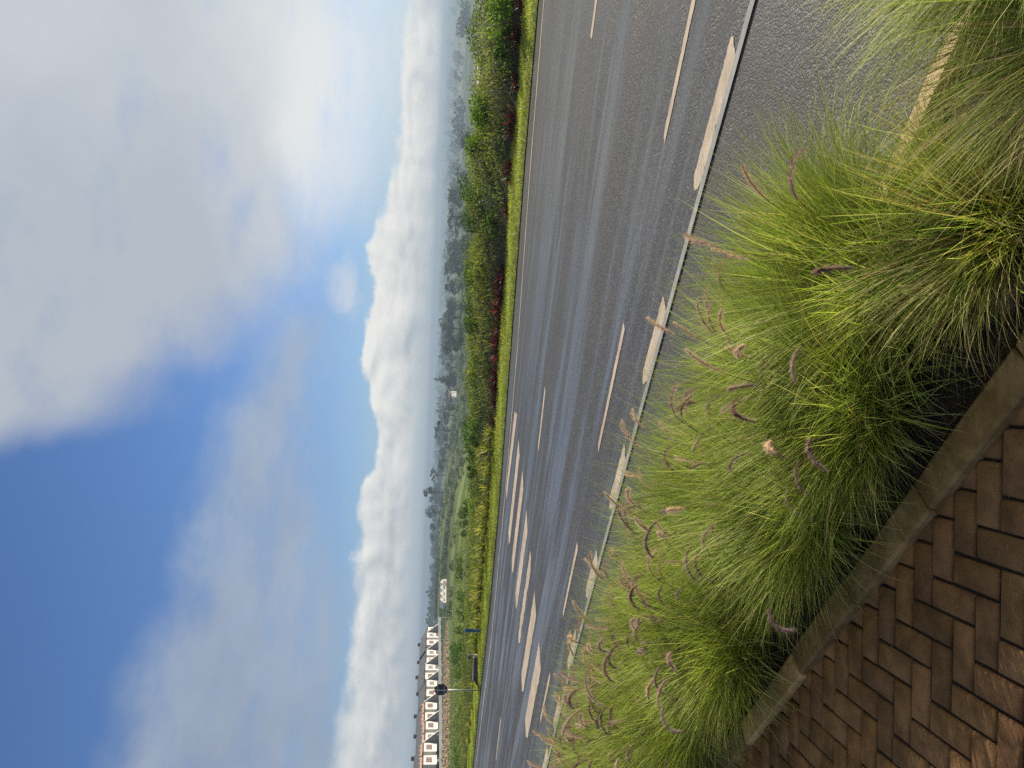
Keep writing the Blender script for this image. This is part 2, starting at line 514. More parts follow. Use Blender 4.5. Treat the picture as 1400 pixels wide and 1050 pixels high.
def brick_mat():
    m, t, b, o = new_mat('brick_paver')
    v = objco(t)
    n1 = noise(t, v, 9, 5, 0.6); n2 = noise(t, v, 130, 4, 0.75); n3 = noise(t, v, 38, 3, 0.6)
    c = mixc(t, n1.step(0.3, 0.7), (0.130, 0.075, 0.034), (0.250, 0.147, 0.067))
    c = mixc(t, 1.0, c, attr(t), 'MULTIPLY')
    n4 = noise(t, v, 260, 2, 0.6)
    c = mixc(t, n4.step(0.60, 0.72) * 0.5, c, (0.26, 0.17, 0.10))
    c = mixc(t, n4.step(0.40, 0.30) * 0.5, c, (0.03, 0.02, 0.012))
    c = mixc(t, n2.step(0.60, 0.70) * 0.45, c, (0.22, 0.15, 0.09))
    c = mixc(t, n2.step(0.36, 0.28) * 0.55, c, (0.025, 0.018, 0.013))
    t.links.new(c.s, b.inputs['Base Color']); b.inputs['Roughness'].default_value = 0.85
    b.inputs['Specular IOR Level'].default_value = 0.15
    bump(t, b, n2 * 0.6 + n3 * 0.5, 0.004, 0.8)
    return m
M['brick'] = brick_mat()
M['joint'] = plain('joint_soil', (0.010, 0.008, 0.006), 0.95, 0.5, 40, bmp=0.006)
M['soil'] = plain('bed_soil', (0.035, 0.024, 0.016), 0.95, 0.6, 14, bmp=0.03)
M['blade'] = leafmat('grass_blade', 0.45, (2.3, 2.25, 2.1), rough=0.5, spec=0.16, tcol=(1.35, 1.45, 0.6))
M['straw'] = leafmat('dry_straw', 0.2, rough=0.6, spec=0.2, tcol=(1.1, 1.0, 0.8))
M['plume'] = leafmat('seed_plume', 0.42, rough=0.6, spec=0.2, tcol=(1.5, 1.25, 1.05))
M['leaf'] = leafmat('hedge_leaf', 0.42, (1.9, 2.1, 1.75), rough=0.55, spec=0.2)
M['redleaf'] = leafmat('red_leaf', 0.25, rough=0.5, spec=0.22, tcol=(1.4, 0.8, 0.7))
M['farleaf'] = leafmat('tree_leaf', 0.25, rough=0.6, spec=0.2)
M['lawnblade'] = leafmat('lawn_blade', 0.4, (2.5, 2.15, 1.8), rough=0.5, spec=0.25, tcol=(1.3, 1.3, 0.5))
M['bark'] = plain('bark', (0.09, 0.065, 0.045), 0.9, 0.4, 8, bmp=0.03)
M['white'] = plain('white_render', (0.70, 0.665, 0.61), 0.8, 0.06, 0.6)
M['grey'] = plain('grey_render_and_shade', (0.20, 0.205, 0.21), 0.85, 0.2, 0.7)  # garden wall's own grey; also paints shade on the row houses' sides
M['slate'] = plain('slate_roof', (0.065, 0.066, 0.072), 0.7, 0.25, 1.2)
M['dark'] = plain('dark_opening', (0.02, 0.02, 0.022), 0.4, 0.2, 2)
M['terracotta'] = plain('terracotta', (0.36, 0.19, 0.12), 0.8, 0.25, 2)
M['redframe'] = plain('red_timber', (0.22, 0.06, 0.04), 0.6, 0.2, 3)
M['paleframe'] = plain('pale_frame', (0.42, 0.46, 0.45), 0.6, 0.15, 3)
M['steel'] = plain('grey_steel', (0.42, 0.42, 0.41), 0.45, 0.12, 6, metal=0.6)
M['navy'] = plain('navy_board', (0.020, 0.026, 0.040), 0.5, 0.2, 4)
M['bluepaint'] = plain('blue_paint', (0.015, 0.085, 0.21), 0.45, 0.2, 9)
M['bluecap'] = plain('pale_blue_paint', (0.13, 0.27, 0.42), 0.5, 0.2, 9)
M['darkstone'] = plain('dark_stone', (0.075, 0.068, 0.070), 0.85, 0.35, 7, bmp=0.01)
M['stone'] = plain('rubble_stone', (0.34, 0.26, 0.15), 0.9, 0.4, 1.5)
def glass_mat():
    m, t, b, o = new_mat('window_glass')
    b.inputs['Base Color'].default_value = (0.26, 0.25, 0.24, 1)
    b.inputs['Roughness'].default_value = 0.12
    b.inputs['Specular IOR Level'].default_value = 0.8
    return m
M['glass'] = glass_mat()

def ground_mat():
    m, t, b, o = new_mat('countryside')
    v = objco(t)
    sp = t.nodes.new('ShaderNodeSeparateXYZ'); t.links.new(v.s, sp.inputs[0])
    x, y = N(t, sp.outputs[0]), N(t, sp.outputs[1])
    wob = noise(t, v, 0.006, 3, 0.5)
    fv = vec(t, x * 0.0062 + wob * 0.5, y * 0.0024 + wob * 0.4, 0.0)
    vor = t.nodes.new('ShaderNodeTexVoronoi'); t.links.new(fv.s, vor.inputs['Vector'])
    vor.inputs['Scale'].default_value = 1.0; vor.distance = 'MANHATTAN'
    cs = t.nodes.new('ShaderNodeSeparateColor'); t.links.new(vor.outputs['Color'], cs.inputs[0])
    k, k2 = N(t, cs.outputs[0]), N(t, cs.outputs[1])
    n1 = noise(t, v, 0.35, 6, 0.65); n2 = noise(t, v, 0.04, 5, 0.6); n3 = noise(t, v, 2.2, 4, 0.6)
    c = mixc(t, k.step(0.3, 0.7), (0.055, 0.085, 0.030), (0.15, 0.20, 0.055))
    strip = noise(t, vec(t, x * 0.0016, y * 0.020, 2.0), 1.0, 3, 0.5)
    c = mixc(t, strip.step(0.54, 0.60) * 0.8, c, (0.20, 0.245, 0.075))
    strip2 = noise(t, vec(t, x * 0.0006, y * 0.0042, 9.0), 1.0, 2, 0.5)
    c = mixc(t, strip2.step(0.55, 0.60) * 0.85, c, (0.21, 0.27, 0.085))
    c = mixc(t, k2.step(0.72, 0.86), c, (0.23, 0.27, 0.09))
    n4 = noise(t, v, 0.11, 5, 0.65)
    c = mixc(t, (n2.step(0.46, 0.6)) * 0.55, c, (0.055, 0.076, 0.028))
    c = mixc(t, n4.step(0.54, 0.66) * 0.7, c, (0.030, 0.042, 0.020))
    c = mixc(t, (n1.step(0.42, 0.66)) * 0.45, c, (0.035, 0.05, 0.022))
    c = mixc(t, n3.step(0.5, 0.75) * 0.25, c, (0.14, 0.15, 0.06))
    t.links.new(c.s, b.inputs['Base Color']); b.inputs['Roughness'].default_value = 0.95
    b.inputs['Specular IOR Level'].default_value = 0.1
    bump(t, b, n1 * 0.6 + n3 * 0.4, 0.25, 0.6)
    return m
M['ground'] = ground_mat()

def lawn_mat():
    m, t, b, o = new_mat('mown_lawn')
    v = objco(t, ROT_AP)
    n1 = noise(t, v, 2.0, 6, 0.65); n2 = noise(t, v, 18, 4, 0.7)
    st = noise(t, objco(t, ROT_AP, (0.25, 4, 1)), 1.0, 4, 0.6)
    c = mixc(t, n1.step(0.3, 0.7), (0.18, 0.22, 0.04), (0.32, 0.36, 0.07))
    c = mixc(t, st.step(0.5, 0.7) * 0.5, c, (0.20, 0.24, 0.06))
    c = mixc(t, n2.step(0.55, 0.75) * 0.5, c, (0.05, 0.08, 0.015))
    t.links.new(c.s, b.inputs['Base Color']); b.inputs['Roughness'].default_value = 0.9
    b.inputs['Specular IOR Level'].default_value = 0.15
    bump(t, b, n1 * 0.4 + n2 * 0.6, 0.05, 0.8)
    return m
M['lawn'] = lawn_mat()

# ------------------------------------------------------------------ ground, road, pavement
def build_ground():
    azs = np.concatenate([np.arange(-180, -40, 6.0), np.arange(-40, 40, 0.5), np.arange(40, 180, 6.0)])
    rs = np.concatenate([[0.5, 2, 4, 6, 8, 10], np.arange(12, 70, 1.5), np.geomspace(70, 7000, 150)])
    A2, R2 = np.meshgrid(np.radians(azs), rs)
    x, y = np.sin(A2) * R2, np.cos(A2) * R2
    z = hf(x, y)
    nr, na = x.shape
    V = np.stack([x, y, z], -1).reshape(-1, 3)
    i = np.arange(nr * na).reshape(nr, na)
    F = np.stack([i[:-1], i[1:], np.roll(i, -1, 1)[1:], np.roll(i, -1, 1)[:-1]], -1).reshape(-1, 4)
    V = np.concatenate([V, [[0, 0, float(hf(np.array([0.0]), np.array([0.1]))[0])]]])
    c = len(V) - 1
    F = np.concatenate([F, np.stack([np.full(na, c), i[0], np.roll(i[0], -1), np.roll(i[0], -1)], -1)])
    faces = [tuple(dict.fromkeys(f)) for f in F.tolist()]
    o = mk('ground', V, faces, M['ground'], smooth=True)
    tag(o, 'green countryside falling away from the road into a hazy valley of fields', 'ground', kind='structure')
build_ground()

def sheet(name, p0, p1, z, mat, a_list, label, cat, nz=None, np_=2):
    """a strip along the road between two functions of a"""
    a = np.asarray(a_list, float)
    q = np.linspace(0, 1, np_)
    lo = np.array([p0(k) if callable(p0) else p0 for k in a]); hi = np.array([p1(k) if callable(p1) else p1 for k in a])
    P = lo[:, None] * (1 - q) + hi[:, None] * q
    Z = np.full_like(P, z) if nz is None else nz(a[:, None] + 0 * P, q[None, :] + 0 * P)
    V = Wn(a[:, None], P, Z).reshape(-1, 3)
    n, k = P.shape
    i = np.arange(n * k).reshape(n, k)
    F = np.stack([i[:-1, :-1], i[:-1, 1:], i[1:, 1:], i[1:, :-1]], -1).reshape(-1, 4)
    F = F[:, ::-1]
    return tag(mk(name, V, F, mat), label, cat, kind='structure')

AL = np.concatenate([np.arange(-70, 50, 0.5), np.arange(50, 190, 5)])
STRIP = lambda a: 4.62 + 0.036 * (np.clip(a, -5, 9) - 1.2)
sheet('road', lambda a: STRIP(a) + 0.02, lambda a: lawn_near(a) + 0.1, ROADZ, M['road'], AL, 'grey asphalt carriageway with damp streaks running along its lanes', 'road', np_=6)
sheet('shoulder', 2.48, lambda a: STRIP(a) + 0.0, ROADZ - 0.004, M['lane'], AL, 'coarse dark asphalt shoulder between planted bed and carriageway', 'road shoulder', np_=4)
sheet('gutter_strip', lambda a: STRIP(a) - 0.045, lambda a: STRIP(a) + 0.03, ROADZ + 0.008, M['gutter'], np.arange(-60, 120, 0.25), 'thin pale concrete strip along the edge of the carriageway', 'gutter')
def kerb_in(a): return 1.475 + 0.052 * (np.clip(a, -6, 12) - 1.5)
def kerb_out(a): return kerb_in(a) + 0.122
sheet('soil_bed', lambda a: kerb_out(a) - 0.02, 2.44, 0, M['soil'], np.arange(-8, 30, 0.06), 'dark bare soil of the planted bed beside the pavement', 'soil',
      nz=lambda a, q: -0.03 + 0.035 * np.sin(q * PI) + 0.012 * np.sin(a * 7.3 + q * 11) + 0.010 * np.sin(a * 19 - q * 23) + 0.008 * np.sin(a * 41 + q * 37), np_=14)

# kerb stones between pavement and bed, one mesh with open joints
def build_kerb():
    mb = MB()
    js = [-7.0, -6.2, -5.3, -4.5, -3.7, -2.9, -2.05, -1.25, -0.4, 0.42, 1.22, 1.85, 2.47, 3.085, 3.92, 4.75, 5.6, 6.4, 7.2, 8.0, 8.9]
    rr = random.Random(5)
    for a0, a1 in zip(js[:-1], js[1:]):
        tone = {2.47: 0.72, 3.085: 1.65, 3.92: 0.8, 1.85: 0.9}.get(a0, rr.uniform(0.8, 1.15))
        n = 10
        dz, dp = rr.uniform(-0.004, 0.004), rr.uniform(-0.006, 0.006)
        prof = [(0.002, -0.12), (0.0, 0.022), (0.010, 0.032), (0.108, 0.034), (0.120, 0.026), (0.122, -0.12)]
        V, F = [], []
        ends = [a0 + 0.005, a0 + 0.012] + [a0 + (a1 - a0) * i / n for i in range(1, n)] + [a1 - 0.012, a1 - 0.005]
        for j, a in enumerate(ends):
            ins = 0.006 if j in (0, len(ends) - 1) else 0.0
            for p, z in prof:
                pp = p + (ins if p < 0.06 else -ins)
                zz = z - (ins if z > 0 else 0) + (rr.uniform(-0.0015, 0.0015) if z > 0 else 0)
                V.append(W(a, kerb_in(a) + dp + pp + rr.uniform(-0.0012, 0.0012), zz + dz))
        k = len(prof)
        for j in range(len(ends) - 1):
            for i in range(k - 1):
                F.append((j * k + i, j * k + i + 1, (j + 1) * k + i + 1, (j + 1) * k + i))
        F += [tuple(range(k))[::-1], tuple(range((len(ends) - 1) * k, len(ends) * k))]
        mb.add(V, F, (tone, tone, tone * 0.98))
    o = mb.build('kerb', M['kerb'], col=True)
    tag(o, 'weathered concrete kerb stones between brick pavement and planted bed', 'kerb', kind='structure')
build_kerb()

# concrete edging between bed and road shoulder
def build_edging():
    mb = MB()
    rr = random.Random(9)
    a = -8.0
    while a < 24:
        L = rr.uniform(0.75, 0.95)
        V, F = [], []
        prof = [(0, -0.2), (0.0, 0.012), (0.012, 0.024), (0.088, 0.024), (0.10, 0.012), (0.10, -0.2)]
        e = [a + 0.006, a + L / 2, a + L - 0.006]
        for j in e:
            for p, z in prof: V.append(W(j, 2.42 + p, z + rr.uniform(-.002, .002)))
        for j in range(2):
            for i in range(5): F.append((j * 6 + i, j * 6 + i + 1, (j + 1) * 6 + i + 1, (j + 1) * 6 + i))
        F += [tuple(range(6))[::-1], tuple(range(12, 18))]
        t = rr.uniform(1.6, 2.0)
        mb.add(V, F, (t * 0.9, t, t * 1.3))
        a += L
    tag(mb.build('edging', M['kerb'], col=True), 'pale concrete edging between planted bed and road shoulder', 'kerb', kind='structure')
build_edging()

# herringbone brick pavement
def build_pavement():
    u = 0.1025
    V, F, C = [], [], []
    rr = random.Random(3)
    for i in range(-46, 34):
        for j in range(-14, 72):
            k = (i + j) % 4
            if k == 0: w, h = 2, 1
            elif k == 2: w, h = 1, 2
            else: continue
            cxx, cyy = (i + w / 2) * u + 0.033, (j + h / 2) * u + 0.02
            a, p = cxx * AX + cyy * AY, cxx * PX + cyy * PY
            if p > kerb_in(a) + 0.14 or p < -2.2 or a < -5 or a > 7.5: continue
            g = 0.0048 + rr.uniform(-0.0012, 0.0018)
            hx, hy = w * u / 2 - g, h * u / 2 - g
            b = 0.0075
            rot = rr.uniform(-0.012, 0.012)
            zt = rr.uniform(-0.003, 0.003)
            tx, ty = rr.uniform(-.012, .012), rr.uniform(-.012, .012)
            base = len(V)
            for z, ins in ((-0.05, 0), (-b, 0), (0.0, b)):
                for sx, sy in ((-1, -1), (1, -1), (1, 1), (-1, 1)):
                    lx, ly = sx * (hx - ins), sy * (hy - ins)
                    qx, qy = lx - ly * rot, ly + lx * rot
                    X, Y = cxx + qx, cyy + qy
                    V.append((X, Y, z + zt + tx * qx + ty * qy - GR * (X * AX + Y * AY)))
            for r in range(2):
                for s in range(4):
                    F.append((base + r * 4 + s, base + r * 4 + (s + 1) % 4, base + r * 4 + 4 + (s + 1) % 4, base + r * 4 + 4 + s))
            F.append((base + 8, base + 9, base + 10, base + 11))
            t = rr.uniform(0.80, 1.14)
            c = (t * rr.uniform(0.95, 1.08), t, t * rr.uniform(0.9, 1.1))
            C += [c] * 12
    o = mk('pavement', V, np.array(F), M['brick'], col=np.array(C))
    tag(o, 'brown brick pavement laid in herringbone', 'pavement', kind='structure')
build_pavement()
sheet('pavement_bedding', -2.3, lambda a: kerb_in(a) + 0.06, -0.013, M['joint'], np.arange(-6, 9, 0.5), 'dark sand in the joints of the brick pavement', 'pavement')

# painted markings
def ragged(poly, name, label, z=0.004, amp=0.012, step=0.05, seed=0, thick=0.003):
    rr = random.Random(seed)
    pts = []
    for (a0, p0), (a1, p1) in zip(poly, poly[1:] + poly[:1]):
        L = math.hypot(a1 - a0, p1 - p0)
        n = max(1, int(L / step))
        for i in range(n):
            f = i / n
            pts.append((a0 + (a1 - a0) * f + rr.gauss(0, amp), p0 + (p1 - p0) * f + rr.gauss(0, amp * 0.45)))
    V = [W(a, p, ROADZ + z) for a, p in pts]
    o = mk(name, V, [tuple(range(len(V)))], M['paint'])
    me = o.data
    if me.polygons[0].normal.z < 0: me.flip_normals()
    tag(o, label, 'road marking', kind='structure')
    return o
sd_ = 1
for a0, a1, ed in [(-2.6, -1.6, 'beyond the right edge'), (-0.55, 0.42, 'at the right edge'), (1.46, 2.44, 'nearest long one'), (3.45, 4.32, 'second one'), (5.25, 6.12, 'third one, behind the seed heads'), (7.02, 7.88, 'fourth one'), (8.85, 9.7, 'fifth one'), (10.65, 11.5, 'sixth one'), (12.4, 13.3, 'seventh one')]:
    q = lambda a: STRIP(a) + 0.035
    sd_ += 1
    ragged([(a0 + 0.05, q(a0)), (a0 - 0.02, q(a0) + 0.12), (a0 + .0, q(a0) + .16), (a1 - 0.05, q(a1) + 0.165), (a1 + 0.03, q(a1) + 0.09), (a1 - .05, q(a1) + 0.004)], 'edge_dash', 'thick cream edge dash beside the gutter strip, ' + ed, amp=0.010, step=0.03, seed=sd_)
for a0, a1, ed in [(-2.6, -0.9, 'beyond the right edge'), (0.2, 2.53, 'nearest one'), (4.46, 6.15, 'second one'), (8.0, 9.6, 'third one'), (11.4, 13.0, 'fourth one'), (15.0, 16.4, 'fifth one')]:
    sd_ += 1
    ragged([(a0, 5.73), (a0 - 0.02, 5.83), (a1, 5.81), (a1 + 0.05, 5.73)], 'lane_dash', 'thin cream lane dash on the dark carriageway, ' + ed, amp=0.008, step=0.04, seed=sd_)
for a0, a1, ed in [(0.2, 3.1, 'by the right edge'), (8.9, 10.3, 'in the middle'), (21.7, 24.2, 'far to the left'), (27.5, 30, 'farthest')]:
    sd_ += 1
    ragged([(a0, 9.62), (a0, 9.76), (a1, 9.62), (a1, 9.48)] if a0 > 5 else [(a0, 9.68), (a0, 9.82), (a1, 9.84), (a1, 9.70)], 'centre_dash', 'narrow ochre centre dash on the carriageway, ' + ed, amp=0.008, step=0.1, seed=sd_)
for i, (a0, a1, p) in enumerate([(12.9, 16.4, 12.1), (12.7, 16.0, 10.95), (12.55, 15.6, 9.74), (12.5, 15.55, 8.75), (12.35, 15.45, 7.67), (12.3, 15.25, 6.63)]):
    nm = ['farthest from the bed', 'second from the lawn', 'third from the lawn', 'pale and worn', 'second from the bed', 'nearest the bed'][i]
    w = 0.24 if i != 3 else 0.17
    ragged([(a0 + 0.12, p - w), (a0, p + w), (a1 + 0.1, p + w * 0.95), (a1 + 0.2, p - 0.1), (a1 - 0.1, p - w)], 'crossing_bar', 'broad cream zebra crossing bar across the road, ' + nm, amp=0.02 if i != 3 else 0.05, step=0.08, seed=40 + i)
ragged([(12.85, 13.05), (13.3, 13.62), (16.4, 13.75), (16.6, 13.45)], 'crossing_bar', 'cream zebra crossing bar running into the far edge line', amp=0.02, step=0.08, seed=60)
def build_edge_line():
    rr = random.Random(4)
    a = np.arange(-70, 120, 0.25)
    w0 = np.array([rr.gauss(0, 0.008) for _ in a]); w1 = np.array([rr.gauss(0, 0.008) for _ in a])
    P = np.stack([far_line(a) - 0.055 + w0, far_line(a) + 0.055 + w1], 1)
    V = Wn(a[:, None], P, ROADZ + 0.005).reshape(-1, 3)
    i = np.arange(len(a) * 2).reshape(-1, 2)
    F = np.stack([i[:-1, 0], i[1:, 0], i[1:, 1], i[:-1, 1]], -1)
    tag(mk('edge_line', V, F, M['paint']), 'thin cream edge line along the far side of the road', 'road marking', kind='structure')
build_edge_line()

# lawn strip across the road
def lawn_z(a, q): return ROADZ + 0.02 + 0.07 * np.minimum(1, q * 8) + 0.03 * np.sin(a * 1.3 + q * 3) * q + 0.10 * q
sheet('lawn', lawn_near, lambda a: lawn_far(a) + 0.5, 0, M['lawn'], np.concatenate([np.arange(-30, 60, 0.4), np.arange(60, 160, 4)]), 'bright mown grass strip along the far side of the road', 'lawn', nz=lawn_z, np_=9)
def lawn_blades():
    rng = np.random.default_rng(21)
    n = 42000
    a = rng.uniform(-1, 46, n); q = rng.uniform(0.0, 0.95, n) ** 0.9
    p = lawn_near(a) - 0.05 + (lawn_far(a) + 0.35 - lawn_near(a)) * q
    base = Wn(a, p, lawn_z(a, q) - 0.01)
    tone = rng.uniform(0.75, 1.25, (n, 1)) * (0.9 + 0.25 * np.sin(a * 2.1 + p * 4)[:, None])
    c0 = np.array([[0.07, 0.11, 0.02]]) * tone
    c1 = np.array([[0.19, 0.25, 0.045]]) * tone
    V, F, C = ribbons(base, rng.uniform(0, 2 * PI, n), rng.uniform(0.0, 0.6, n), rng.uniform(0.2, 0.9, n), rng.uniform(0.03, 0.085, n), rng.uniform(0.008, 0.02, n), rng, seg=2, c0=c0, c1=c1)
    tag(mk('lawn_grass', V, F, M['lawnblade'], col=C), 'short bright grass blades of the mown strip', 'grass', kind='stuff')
lawn_blades()

# ------------------------------------------------------------------ fountain grass in the bed
def fountain_foliage(rng, n, H, R, dry=0.06, lean=(0, 0)):
    rr = np.sqrt(rng.uniform(0, 1, n))
    ph0 = rng.uniform(0, 2 * PI, n)
    base = np.stack([np.cos(ph0) * rr * R, np.sin(ph0) * rr * R, rng.uniform(-0.02, 0.02, n)], 1)
    phi = ph0 + rng.normal(0, 0.55, n)
    tilt = 0.06 + 0.62 * rr * rng.uniform(0.5, 1.15, n)
    k = rng.gamma(3.0, 0.27, n) + 0.12
    toward = np.clip(-(np.cos(phi) * PX + np.sin(phi) * PY), 0, 1)      # the pavement side hangs less far out
    k = k * (1 - 0.15 * toward)
    loose = rng.uniform(0, 1, n) < 0.10
    k = np.where(loose, k + rng.uniform(0.5, 1.3, n), k)
    ln = H * rng.uniform(0.72, 1.32, n) * (1 - 0.30 * toward)
    wd = rng.uniform(0.0020, 0.0042, n)
    t = rng.uniform(0.45, 1.5, (n, 1))
    g0 = np.array([[0.020, 0.042, 0.009]]) * t  # blade bases darkened in colour to deepen the clump's self-shadow
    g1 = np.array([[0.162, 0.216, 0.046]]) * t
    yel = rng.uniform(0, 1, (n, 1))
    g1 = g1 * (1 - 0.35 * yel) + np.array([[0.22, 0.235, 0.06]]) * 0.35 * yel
    pale = rng.uniform(0, 1, (n, 1)) < 0.28
    g1 = np.where(pale, np.array([[0.275, 0.285, 0.120]]) * t, g1)  # some tips coloured paler to paint the sunlit tops of the clumps
    d = (rng.uniform(0, 1, (n, 1)) < dry * 1.4)
    g0 = np.where(d, np.array([[0.10, 0.075, 0.035]]) * t, g0)
    g1 = np.where(d, np.array([[0.27, 0.22, 0.12]]) * t, g1)
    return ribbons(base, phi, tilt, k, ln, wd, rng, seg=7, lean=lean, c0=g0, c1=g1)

def seed_mesh(name, rng, tone, L=0.13, stalk=0.75, curl=1.2, tilt=0.25, nbr=900):
    """an arching stalk with a bristly plume, growing out of the origin and leaning along +x"""
    seg = 26
    tot = stalk + L
    s = np.linspace(0, 1, seg + 1)
    sp = stalk / tot
    ang = tilt + 0.45 * s ** 2 + np.where(s > sp * 0.93, curl * ((s - sp * 0.93) / (1 - sp * 0.93)) ** 1.2, 0)
    ds = tot / seg
    P = np.zeros((seg + 1, 3))
    for i in range(1, seg + 1):
        m = (ang[i] + ang[i - 1]) / 2
        P[i] = P[i - 1] + np.array([math.sin(m), 0, math.cos(m)]) * ds
    rad = np.where(s < sp, 0.0010, 0.0013)
    mb = MB()
    mb.tube(P.tolist(), rad.tolist(), seg=5)
    V = np.array([tuple(v) for v in mb.V]); 
    F = [tuple(f) for f in mb.F]
    cs = np.repeat(np.where((s < sp)[:, None], np.array([[0.10, 0.085, 0.045]]), np.array([tone]) * 0.55), 5, axis=0)
    # bristles
    u = rng.uniform(0, 1, nbr)
    at = sp + (1 - sp) * u
    idx = np.clip((at * seg).astype(int), 0, seg - 1)
    f = at * seg - idx
    c = P[idx] * (1 - f[:, None]) + P[idx + 1] * f[:, None]
    tg = P[idx + 1] - P[idx]; tg /= np.linalg.norm(tg, axis=1, keepdims=True)
    o = np.cross(tg, unit_vectors(nbr, rng)); o /= np.linalg.norm(o, axis=1, keepdims=True)
    env = np.sin(np.clip(u * 0.93 + 0.07, 0, 1) * PI) ** 0.45
    bl = (0.010 + 0.017 * rng.uniform(0, 1, nbr) ** 1.5) * env * 1.3
    tip = c + (o * 0.72 + tg * 0.75) * bl[:, None]
    sd2 = np.cross(o, tg) * 0.00065
    b0 = len(V)
    BV = np.stack([c - sd2, c + sd2, tip], 1).reshape(-1, 3)
    V = np.concatenate([V, BV])
    F += [(b0 + 3 * i, b0 + 3 * i + 1, b0 + 3 * i + 2) for i in range(nbr)]
    t = rng.uniform(0.6, 1.3, (nbr, 1))
    bc = np.repeat(np.array([tone]) * t, 3, axis=0).reshape(nbr, 3, 3)
    bc[:, :2] *= 0.75; bc[:, 2] = bc[:, 2] * 1.25 + 0.03
    cs = np.concatenate([cs, bc.reshape(-1, 3)])
    me_o = mk(name, V, F, M['plume'], col=cs)
    me = me_o.data
    bpy.data.objects.remove(me_o)
    return me

TONES = [(0.50, 0.41, 0.34), (0.36, 0.27, 0.27), (0.56, 0.47, 0.35), (0.26, 0.18, 0.19), (0.46, 0.36, 0.33)]
SEEDS = []
_r = np.random.default_rng(77)
for i in range(14):
    SEEDS.append(seed_mesh('seed_head', _r, TONES[i % 5], L=_r.uniform(0.12, 0.20), stalk=_r.uniform(0.50, 0.70), curl=[1.0, 2.0, 1.5, 2.4, 1.4, 0.35, 2.7][i % 7], tilt=_r.uniform(0.12, 0.5)))

# a, p, foliage length, base radius, blades, seed heads, dry share, label
CL = [
 (-0.55, 2.10, 0.66, 0.13, 3000, 3, 0.08, 'green fountain grass clump beyond the right end of the bed'),
 (0.16, 2.16, 0.56, 0.14, 6500, 4, 0.08, 'big green fountain grass clump on the road side of the bed, nearest the right edge'),
 (0.42, 1.80, 0.46, 0.09, 1500, 1, 0.30, 'small straggly fountain grass clump in shade on the pavement side, nearest the right edge'),
 (0.98, 1.80, 0.44, 0.09, 2200, 0, 0.28, 'low olive brown fountain grass clump close to the pavement kerb'),
 (1.40, 2.12, 0.62, 0.14, 6000, 8, 0.05, 'vivid green fountain grass clump next to the uncovered pale edging'),
 (1.76, 1.84, 0.58, 0.12, 5600, 6, 0.08, 'fountain grass clump with rosy seed heads beside a kerb joint, pavement side'),
 (1.98, 2.26, 0.62, 0.13, 4200, 12, 0.06, 'fountain grass clump with a fan of pink seed heads over the road shoulder'),
 (2.30, 1.84, 0.58, 0.12, 5600, 6, 0.05, 'round drooping fountain grass clump hanging over the dark kerb stone'),
 (2.64, 2.26, 0.66, 0.13, 4200, 10, 0.05, 'fountain grass clump behind the round drooping clump, road side'),
 (2.84, 1.96, 0.46, 0.10, 2600, 6, 0.05, 'fountain grass clump set back from the pale kerb stone, in the middle of the bed'),
 (3.26, 2.30, 0.68, 0.13, 4200, 9, 0.05, 'fountain grass clump between the pale kerb stone and the zebra crossing'),
 (3.40, 1.86, 0.62, 0.13, 5600, 9, 0.06, 'fountain grass clump with purple arcs of seed heads beside the pale kerb stone'),
 (3.90, 2.26, 0.70, 0.13, 4200, 10, 0.06, 'tall fountain grass clump on the road side, left of the pale kerb stone'),
 (4.22, 1.90, 0.64, 0.13, 5000, 9, 0.06, 'fountain grass clump shading the kerb at the lower left corner'),
 (4.55, 2.28, 0.74, 0.13, 3800, 11, 0.07, 'fountain grass clump full of brown seed heads, fourth from the left on the road side'),
 (4.85, 1.92, 0.70, 0.13, 3800, 8, 0.07, 'fountain grass clump at the left edge, pavement side'),
 (5.20, 2.28, 0.74, 0.13, 3400, 11, 0.07, 'fountain grass clump full of brown seed heads, third from the left on the road side'),
 (5.60, 1.92, 0.72, 0.13, 3000, 7, 0.07, 'fountain grass clump mostly past the left edge, pavement side'),
 (5.85, 2.28, 0.74, 0.13, 3200, 11, 0.08, 'fountain grass clump full of brown seed heads, second from the left on the road side'),
 (6.50, 2.26, 0.74, 0.13, 2800, 10, 0.08, 'fountain grass clump at the far left end of the road side'),
 (6.35, 1.94, 0.72, 0.13, 2200, 4, 0.08, 'fountain grass clump past the left edge beside the pavement'),
 (-0.15, 1.84, 0.60, 0.12, 3000, 2, 0.12, 'unseen fountain grass clump added past the right edge to shade the pavement'),  # added out of view so its shadow keeps sun off the bricks
]
